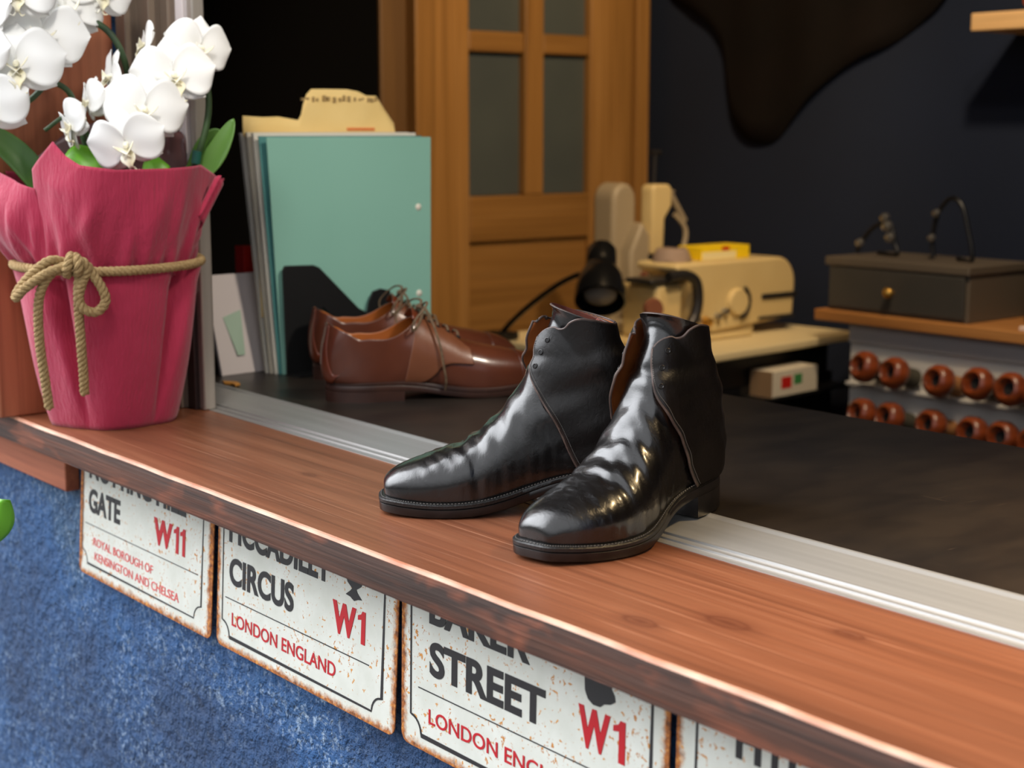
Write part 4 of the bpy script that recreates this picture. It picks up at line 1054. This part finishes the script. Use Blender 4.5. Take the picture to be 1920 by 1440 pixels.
mb = MB(); mb.hexa([(.008, -.037, 0), (-.004, .10, 0), (-.012, .10, 0), (0, -.037, 0), (-.026, -.045, .160), (-.038, .09, .160), (-.046, .09, .160), (-.034, -.045, .160)]); mb.build('cover', M('pale_pink_card', (212, 200, 196), .55), bk, smooth=False, bevel=.0006)
mb = MB(); mb.hexa([(.0045-.002, -.004, .030), (.0035-.003, .010, .030), (0.0-.003, .010, .030), (.001-.002, -.004, .030), (-.0125, -.022, .092), (-.0150, .012, .102), (-.017, .012, .102), (-.0145, -.022, .092)]); mb.build('green_print', M('pale_green_print', (168, 190, 168), .6), bk, smooth=False)
rb = slab('red_box', 'narrow red box standing behind the pale booklet', 'box', -1.335, -1.335, .475, .53, .475, .53, .200, .03, M_RED)
scp = thing('orange_reflection', 'small solid ochre scrap lying by the aluminium track', 'reflection', (-1.162, .352, ZT))  # thin orange piece standing in for a reflection on the worktop
mb = MB(); mb.prism([(-.024, -.004), (-.006, -.010), (.004, -.002), (.022, -.006), (.016, .006), (.0, .010), (-.012, .004)], 0.0005, .0045, 'z'); mb.build('reflection', M('ochre_reflection', (206, 142, 62), .6), scp, bevel=.001)

# ------------------------------------------------------------------ sewing corner
tb_ = thing('machine_table', 'cream topped work table carrying the leather machines', 'table', (-1.423, 1.544, 0), d2(5))
mb = MB(); mb.box(-.60, 0, .880, 0, .76, .900); mb.build('tabletop', M_CREAMT, tb_, smooth=False, bevel=.004)
mb = MB(); mb.box(-.57, .05, .800, -.05, .70, .880); mb.build('apron', M_BLACKM, tb_, smooth=False, bevel=.003)
for (x, y) in ((-.56, .05), (-.09, .05), (-.56, .68), (-.09, .68)):
    mb = MB(); mb.box(x, y, 0, x+.04, y+.04, .80); mb.build('leg', M_BLACKM, tb_, smooth=False)
mb = MB(); mb.box(-.05, .34, .770, .02, .70, .778).box(-.05, .34, .70, -.045, .70, .80); mb.build('side_shelf', M_BLACKM, tb_, smooth=False)
cb = thing('carton', 'white carton with red and green print under the machine table', 'carton', (-1.477, 2.02, .7785), d2(5))
mb = MB(); mb.box(-.030, -.105, 0, .034, .075, .062); mb.build('box', M('white_carton', (206, 196, 176), .6), cb, smooth=False, bevel=.001)
mb = MB(); mb.box(.034, -.070, .018, .0346, -.030, .046); mb.build('red_print', M_RED, cb, smooth=False)
mb = MB(); mb.box(.034, -.020, .024, .0346, .012, .048); mb.build('green_print', M_GRN, cb, smooth=False)
mb = MB(); mb.prism([(-.031, .0), (.034, .0), (.034, .062), (-.031, .062)], -.1056, -.105, 'y'); mb.build('shaded_side', M('shaded_carton_side', (132, 104, 74), .7), cb, smooth=False)  # brown tint of the shaded end painted as a thin panel

sk = thing('skiving_machine', 'cream leather skiving machine with a long rounded body on the table', 'sewing machine', (-1.69, 1.93, .9))
def skp(name, mb, mat, **kw): return mb.build(name, mat, sk, off=(-1.69, 1.93, .9), **kw)
body = [(1.835, .908), (2.205, .935), (2.21, 1.01)] + [(2.145+.065*math.cos(a), 1.022+.066*math.sin(a)) for a in np.linspace(0, PI/2, 10)] + [(1.79, 1.088), (1.785, 1.074), (1.80, 1.066), (1.835, 1.050)]
skp('body', MB().prism(body, -1.765, -1.625, 'x'), M_CREAM, bevel=.010, seg=3)
skp('foot', MB().box(-1.755, 1.86, .9005, -1.635, 2.07, .93), M_CREAM, bevel=.004)
skp('bed', MB().box(-1.74, 1.66, .9005, -1.60, 2.03, .912), M_CREAM, bevel=.004)
skp('front_housing', MB().box(-1.74, 1.715, .910, -1.615, 1.800, 1.045), M_CREAM, bevel=.012, seg=3)
mb = MB(); mb.tube(spline([(-1.60, 1.735, 1.062), (-1.60, 1.79, 1.064), (-1.60, 1.825, 1.048), (-1.60, 1.835, 1.01), (-1.60, 1.828, .97), (-1.60, 1.81, .945)], 24), .013, 12); skp('guard_arm', mb, M_DSTEEL)
mb = MB(); mb.lathe([(.0001, .012), (.030, .012), (.034, .004), (.034, 0)], 28, (-1.625, 1.995, .985), (1, 0, 0)); skp('dial', mb, M_CREAM)
mb = MB(); mb.tube([(-1.617, 1.995+.038*math.cos(a), .985+.040*math.sin(a)) for a in np.linspace(-1.3, 1.0, 18)], .005, 8); skp('dial_scale', mb, M_DSTEEL)
mb = MB(); mb.lathe([(.0001, .022), (.010, .02), (.012, .0)], 18, (-1.625, 1.885, .945), (1, 0, 0)); skp('brass_knob', mb, M_BRASS)
for yy, zz in ((1.855, .950), (1.925, .955), (1.95, .965)):
    mb = MB(); mb.lathe([(.0001, .014), (.008, .013), (.009, .0)], 14, (-1.625, yy, zz), (1, 0, 0)); skp('steel_knob', mb, M_STEEL)
skp('slot', MB().box(-1.66, 2.085, .985, -1.620, 2.214, .998), M_DSTEEL, bevel=.002)
skp('slot', MB().box(-1.66, 2.075, .9345, -1.620, 2.205, .942), M_DSTEEL, bevel=.001)
skp('lever', MB().box(-1.70, 1.69, 1.045, -1.61, 1.80, 1.058), M_DSTEEL, bevel=.004)
mb = MB(); mb.lathe([(.0001, .02), (.022, .02), (.026, .01), (.022, 0), (.0001, 0)], 20, (-1.62, 1.70, .99), (1, -.3, 0)); skp('roller', mb, M_RUST_BR)
yb = thing('yellow_box', 'yellow and white cardboard box lying on top of the skiving machine', 'box', (-1.695, 1.985, 1.0885))
mb = MB(); mb.box(-.04, -.085, 0, .04, .085, .032); mb.build('box', M_YEL, yb, smooth=False, bevel=.0015)
mb = MB(); mb.box(.0395, -.083, .001, .0406, .036, .020); mb.build('white_panel', M('cream_label', (228, 214, 160), .6), yb, smooth=False)
mb = MB(); mb.box(.0395, -.014, .022, .0406, .012, .031); mb.build('red_mark', M_RED, yb, smooth=False)
cl = thing('folded_cloth', 'grey brown folded cloth on the left end of the skiving machine', 'cloth', (-1.70, 1.845, 1.0885))
mb = MB(); P = []
for v in np.linspace(0, 1, 6): P.append([((.045-.010*v)*math.cos(a), (.052-.014*v)*math.sin(a), .030*v**.7+.002*math.sin(5*a)) for a in np.linspace(0, 2*PI, 28)[:-1]])
mb.grid(P, True); o_ = len(mb.v); mb.v += [tuple(p) for p in P[-1]]; mb.f.append(tuple(range(o_, o_+27))); mb.m.append(0); mb.build('cloth', M_PINKGREY, cl, angle=80)

pm_ = thing('post_sewing_machine', 'upright beige post sewing machine with a tall head behind the lamp', 'sewing machine', (-1.90, 1.87, .9))
def pmp(name, mb, mat, **kw): return mb.build(name, mat, pm_, off=(-1.90, 1.87, .9), **kw)
prof = [(1.835, .905), (1.835, 1.225)] + [(1.875+.04*math.cos(a), 1.225+.045*math.sin(a)) for a in np.linspace(PI, 0, 12)] + [(1.915, .905)]
pmp('column', MB().prism(prof, -1.98, -1.90, 'x'), M_BEIGE, bevel=.012, seg=3)
pmp('base', MB().box(-1.985, 1.80, .9005, -1.82, 2.03, .93), M_BEIGE, bevel=.006)
pmp('lower_casting', MB().prism([(1.86, .93), (1.86, 1.10), (1.90, 1.175), (1.96, 1.10), (1.975, .93)], -1.92, -1.86, 'x'), M_BEIGE, bevel=.010, seg=3)
pmp('head', MB().prism([(1.922, 1.09), (1.922, 1.255), (1.93, 1.266), (1.982, 1.266), (1.992, 1.255), (1.992, 1.21), (1.968, 1.18), (1.965, 1.09)], -1.895, -1.85, 'x'), M_CREAM, bevel=.008, seg=3)
mb = MB(); mb.tube([(-1.88, 1.955, 1.26), (-1.88, 1.957, 1.345)], .006, 10); mb.tube([(-1.88, 1.943, 1.345), (-1.88, 1.975, 1.345)], .007, 10); pmp('top_rod', mb, M_DSTEEL)
mb = MB(); mb.hexa([(-1.86, 1.985, 1.245), (-1.86, 2.01, 1.245), (-1.88, 2.01, 1.245), (-1.88, 1.985, 1.245), (-1.86, 1.985, 1.25), (-1.86, 2.01, 1.25), (-1.88, 2.01, 1.25), (-1.88, 1.985, 1.25)]); mb.tube([(-1.865, 1.99, 1.25), (-1.865, 2.05, 1.17)], .009, 10); pmp('lever', mb, M_BEIGE)
mb = MB(); mb.tube([(-1.87, 1.93, 1.09), (-1.87, 1.93, 1.03)], [.016, .012], 12); mb.tube([(-1.87, 1.95, 1.10), (-1.87, 1.95, .99)], .005, 8); pmp('needle_bar', mb, M_BLACKM)
mb = MB(); mb.lathe([(.020, -.008), (.030, -.008), (.030, .008), (.020, .008), (.020, -.008)], 24, (-1.83, 1.90, 1.03), (1, 0, .2)); pmp('leather_belt', mb, M_RUST_BR)
mb = MB(); mb.lathe([(.0001, .015), (.026, .015), (.030, 0), (.0001, -.015)], 24, (-1.835, 1.955, .985), (1, 0, 0)); pmp('hand_wheel', mb, M_DSTEEL)
mb = MB(); mb.tube(spline([(-1.85, 2.0, 1.19), (-1.84, 2.03, 1.15), (-1.84, 2.02, 1.10), (-1.85, 1.99, 1.08)], 14), .007, 8); pmp('tension_arm', mb, M_BEIGE)

lm = thing('desk_lamp', 'black gooseneck desk lamp clamped to the cream table, shade facing down', 'lamp', (-1.93, 1.50, .9))
def lmp(name, mb, mat, **kw): return mb.build(name, mat, lm, off=(-1.93, 1.50, .9), **kw)
AX = Vector((-.50, .47, .73)).normalized(); LC = Vector((-1.572, 1.496, 1.024))
mb = MB(); mb.lathe([(r*1.06, h*1.12) for r, h in [(.051, 0), (.0545, .002), (.0545, .014), (.053, .034), (.048, .056), (.040, .074), (.0345, .082), (.033, .090), (.0335, .094), (.0325, .128), (.027, .137), (.0001, .140)]], 40, LC, AX); lmp('shade', mb, M('glossy_black_shade', (15, 15, 16), .22), solid=(.0015, -1))
mb = MB(); mb.lathe([(.0001, .006), (.022, .008), (.036, .016), (.040, .030), (.030, .06)], 28, LC, AX); lmp('bulb', mb, M('frosted_bulb', (150, 140, 128), .5))
mb = MB(); c_ = LC+AX*.055+Vector((.040, -.020, 0)); mb.lathe([(.0001, .008), (.006, .007), (.007, 0)], 14, c_, (.9, -.4, .1)); lmp('switch', mb, M_STEEL)
sh = LC+AX*.062+Vector((-.035, .01, 0))
mb = MB(); mb.tube(spline([tuple(sh), (-1.66, 1.52, 1.078), (-1.73, 1.515, 1.052), (-1.82, 1.505, .998), (-1.895, 1.50, .945), (-1.925, 1.498, .918)], 40), .0068, 10); lmp('gooseneck', mb, M_BLACKP)
mb = MB(); mb.box(-1.95, 1.475, .862, -1.905, 1.488, .920).box(-1.95, 1.475, .9015, -1.905, 1.535, .920); lmp('clamp', mb, M_BLACKP, smooth=False, bevel=.003)

# ------------------------------------------------------------------ cabinet with rolls on the right
cab = thing('tool_cabinet', 'grey cabinet with wooden top and white roll rack at the right', 'cabinet', (-.9, 2.2, 0))
def cbp(name, mb, mat, **kw): return mb.build(name, mat, cab, off=(-.9, 2.2, 0), smooth=False, **kw)
cbp('top_board', MB().box(-1.405, 2.025, .960, -.40, 2.40, .986), M_CABW, bevel=.003)
cbp('carcass', MB().box(-1.322, 2.075, .02, -.42, 2.39, .960), M_CABG, bevel=.002)
cbp('upper_rail', MB().box(-1.322, 2.052, .912, -.42, 2.075, .960), M_CABG, bevel=.002)
cbp('rack_board', MB().box(-1.322, 2.060, .45, -.42, 2.075, .912), M_RACKW, bevel=.002)
cbp('rack_ledge', MB().box(-1.318, 2.040, .815, -.42, 2.060, .822), M_RACKW, bevel=.001)
cbp('rack_ledge', MB().box(-1.318, 2.040, .710, -.42, 2.060, .717), M_RACKW, bevel=.001)
def make_roll():
    root = thing('leather_roll', 'x', 'roll', (0, 0, 0), 0, 'brown ended rolls in the white rack')
    mb = MB(); mb.lathe([(.010, .014), (.017, .005), (.0175, -.001), (.022, -.0065), (.029, -.004), (.035, .006), (.0365, .018), (.034, .030), (.026, .038), (.021, .040)], 32, (0, 0, 0), (0, 1, -.28)); mb.build('knob', M_ROLLW, root)
    mb = MB(); mb.lathe([(.0001, .010), (.0165, .0095)], 20, (0, 0, 0), (0, 1, -.28)); mb.build('bore', M_HOLE, root)
    mb = MB(); mb.lathe([(.021, .036), (.022, .078), (.0001, .080)], 24, (0, 0, 0), (0, 1, -.28)); mb.build('sleeve', M_ROLLG, root)
    return root
roll = make_roll(); first = True
UP = [-1.226, -1.143, -1.024, -.926, -.845, -.775, -.69]; LOW = [-1.229, -1.151, -1.039, -.934, -.859, -.785, -.70]
ordw = ['leftmost', 'second from left', 'third from left', 'fourth from left', 'fifth from left', 'sixth from left', 'rightmost']
for row, xs, z, zz in (('upper', UP, .872, (.004, 0, -.003, .003, .002, -.001, 0)), ('lower', LOW, .768, (0, .002, .002, .001, .002, 0, 0))):
    for i, x in enumerate(xs):
        o = roll if first else copy_thing(roll); first = False
        o.location = (x, 1.972, z+zz[i]); o['label'] = 'brown wooden roll end, %s of the %s row in the rack' % (ordw[i], row)
        if (row, i) in (('upper', 2), ('lower', 2), ('lower', 3)):
            for ch in o.children:
                if ch.name.startswith('sleeve'):
                    ch.data = ch.data.copy(); ch.data.materials[0] = M_ROLLO
        o.rotation_euler = (0, 0, d2(-14+3*i))
db = thing('drawer_box', 'dark grey wooden box with a brass knob on the cabinet', 'box', (-1.19, 2.15, .9865))
def dbp(name, mb, mat, **kw): return mb.build(name, mat, db, off=(-1.19, 2.15, .9865), **kw)
dbp('case', MB().box(-1.385, 2.052, .9865, -1.0, 2.27, 1.090), M_DRAWER_T, smooth=False, bevel=.002)
dbp('lid', MB().box(-1.392, 2.042, 1.090, -.996, 2.275, 1.110), M_DRAWER_T, smooth=False, bevel=.003)
dr = dbp('drawer_front', MB().box(-1.378, 2.043, .994, -1.008, 2.052, 1.086), M_DRAWER, smooth=False, bevel=.002)
mb = MB(); mb.lathe([(.004, 0), (.004, .010), (.011, .014), (.012, .022), (.006, .028), (.0001, .029)], 20, (-1.195, 2.043, 1.040), (0, -1, 0)); mb.build('knob', M_BRASS, dr, off=(-1.19, 2.15, .9865))
def loop_thing(label, path, bits, loc):
    root = thing('wire_headband', label, 'headset', loc, 0, 'black wire loops on the grey box')
    mb = MB(); mb.tube(spline([(p[0]-loc[0], p[1]-loc[1], p[2]-loc[2]) for p in path], 50), .0052, 10); mb.build('band', M_BLACKP, root)
    for b in bits:
        mb = MB(); mb.lathe([(.0001, -b[3]), (b[3]*.8, -b[3]*.7), (b[3], 0), (b[3]*.8, b[3]*.7), (.0001, b[3])], 16, (b[0]-loc[0], b[1]-loc[1], b[2]-loc[2]), (0, 1, .4)); mb.build('metal_fitting', M_STEEL if b[3] < .016 else M_DSTEEL, root)
    return root
loop_thing('low black wire loop with pale metal fittings at the left on the grey box', [(-1.385, 2.15, 1.1155), (-1.375, 2.15, 1.135), (-1.345, 2.15, 1.170), (-1.305, 2.15, 1.190), (-1.285, 2.15, 1.175), (-1.275, 2.15, 1.140), (-1.27, 2.15, 1.1155), (-1.33, 2.16, 1.1155)],
           [(-1.300, 2.14, 1.200, .011), (-1.292, 2.14, 1.180, .013), (-1.283, 2.14, 1.155, .012), (-1.370, 2.14, 1.138, .010)], (-1.33, 2.15, 1.1105))
loop_thing('tall black wire arch at the right on the grey box', [(-1.168, 2.15, 1.1155), (-1.172, 2.15, 1.16), (-1.160, 2.15, 1.215), (-1.128, 2.15, 1.250), (-1.098, 2.15, 1.235), (-1.078, 2.15, 1.18), (-1.065, 2.15, 1.1155), (-1.11, 2.16, 1.1155)],
           [(-1.158, 2.14, 1.216, .009), (-1.168, 2.14, 1.160, .009)], (-1.12, 2.15, 1.1105))
mb = MB(); mb.prism([(-.05, -.03), (.06, -.03), (.05, .04), (-.04, .045)], 0, .010, 'z')
pk = thing('paper_slip', 'small pale pink paper packet at the front edge of the cabinet top', 'paper', (-.815, 2.065, .9863)); mb.build('packet', M('pale_pink_paper', (222, 196, 180), .7), pk, smooth=False, bevel=.002)
bx = thing('black_case', 'black case standing on the cabinet right of the grey box', 'case', (-.86, 2.25, .9863))
mb = MB(); mb.box(-.075, -.09, 0, .25, .10, .135); mb.build('body', M_BLACKP, bx, smooth=False, bevel=.006)
mb = MB(); mb.box(-.07, -.094, .128, .245, -.09, .134); mb.build('rim', M_DRAWER_T, bx, smooth=False)

# ------------------------------------------------------------------ back wall: shelf and hanging hide
sh_ = thing('wall_shelf', 'pale wooden shelf high on the navy wall, top right', 'shelf', (-.8, 2.42, 1.62))
mb = MB(); mb.box(-.333, -.22, -.002, .40, -.0005, .037); mb.build('board', M_SHELF, sh_, smooth=False, bevel=.003)
mb = MB(); mb.box(.20, -.20, -.012, .23, -.0005, -.002).box(.20, -.02, -.20, .23, -.0005, -.002); mb.build('bracket', M_BLACKM, sh_, smooth=False)
ob = thing('orange_pouch', 'round orange leather pouch on the wall shelf', 'pouch', (-.985, 2.28, 1.6572))
mb = MB(); mb.lathe([(.0001, 0), (.035, .0), (.058, .016), (.064, .045), (.05, .08), (.022, .098), (.0001, .10)], 32); mb.build('body', M_ORANGE, ob)
mb = MB(); mb.lathe([(.023, .094), (.026, .098), (.023, .104), (.0001, .105)], 24); mb.build('button', M_BRASS, ob)
hd = thing('dark_sheeting', 'large dark brown hide hanging on the navy wall', 'sheeting', (-1.9, 2.42, 1.6))  # near-black sheet filling the outline of the dark area on the wall
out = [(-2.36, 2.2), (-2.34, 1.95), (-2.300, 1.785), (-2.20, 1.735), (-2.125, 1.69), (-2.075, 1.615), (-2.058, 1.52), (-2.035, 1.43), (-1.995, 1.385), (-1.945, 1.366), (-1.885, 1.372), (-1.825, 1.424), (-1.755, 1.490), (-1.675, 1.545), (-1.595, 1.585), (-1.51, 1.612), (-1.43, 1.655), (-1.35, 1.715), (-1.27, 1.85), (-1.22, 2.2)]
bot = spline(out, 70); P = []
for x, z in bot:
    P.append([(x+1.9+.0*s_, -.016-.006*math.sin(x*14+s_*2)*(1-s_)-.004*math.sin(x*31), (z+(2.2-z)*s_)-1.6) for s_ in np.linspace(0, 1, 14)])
mb = MB(); mb.grid(P); mb.build('sheeting_face', M_DARKSHEET, hd, solid=(.003, 0))
for x in (-2.25, -1.9, -1.4):
    mb = MB(); mb.lathe([(.0001, .028), (.006, .026), (.006, .02), (.0025, .018), (.0025, 0)], 12, (x+1.9, -.001, .585), (0, -1, 0)); mb.build('nail', M_STEEL, hd)
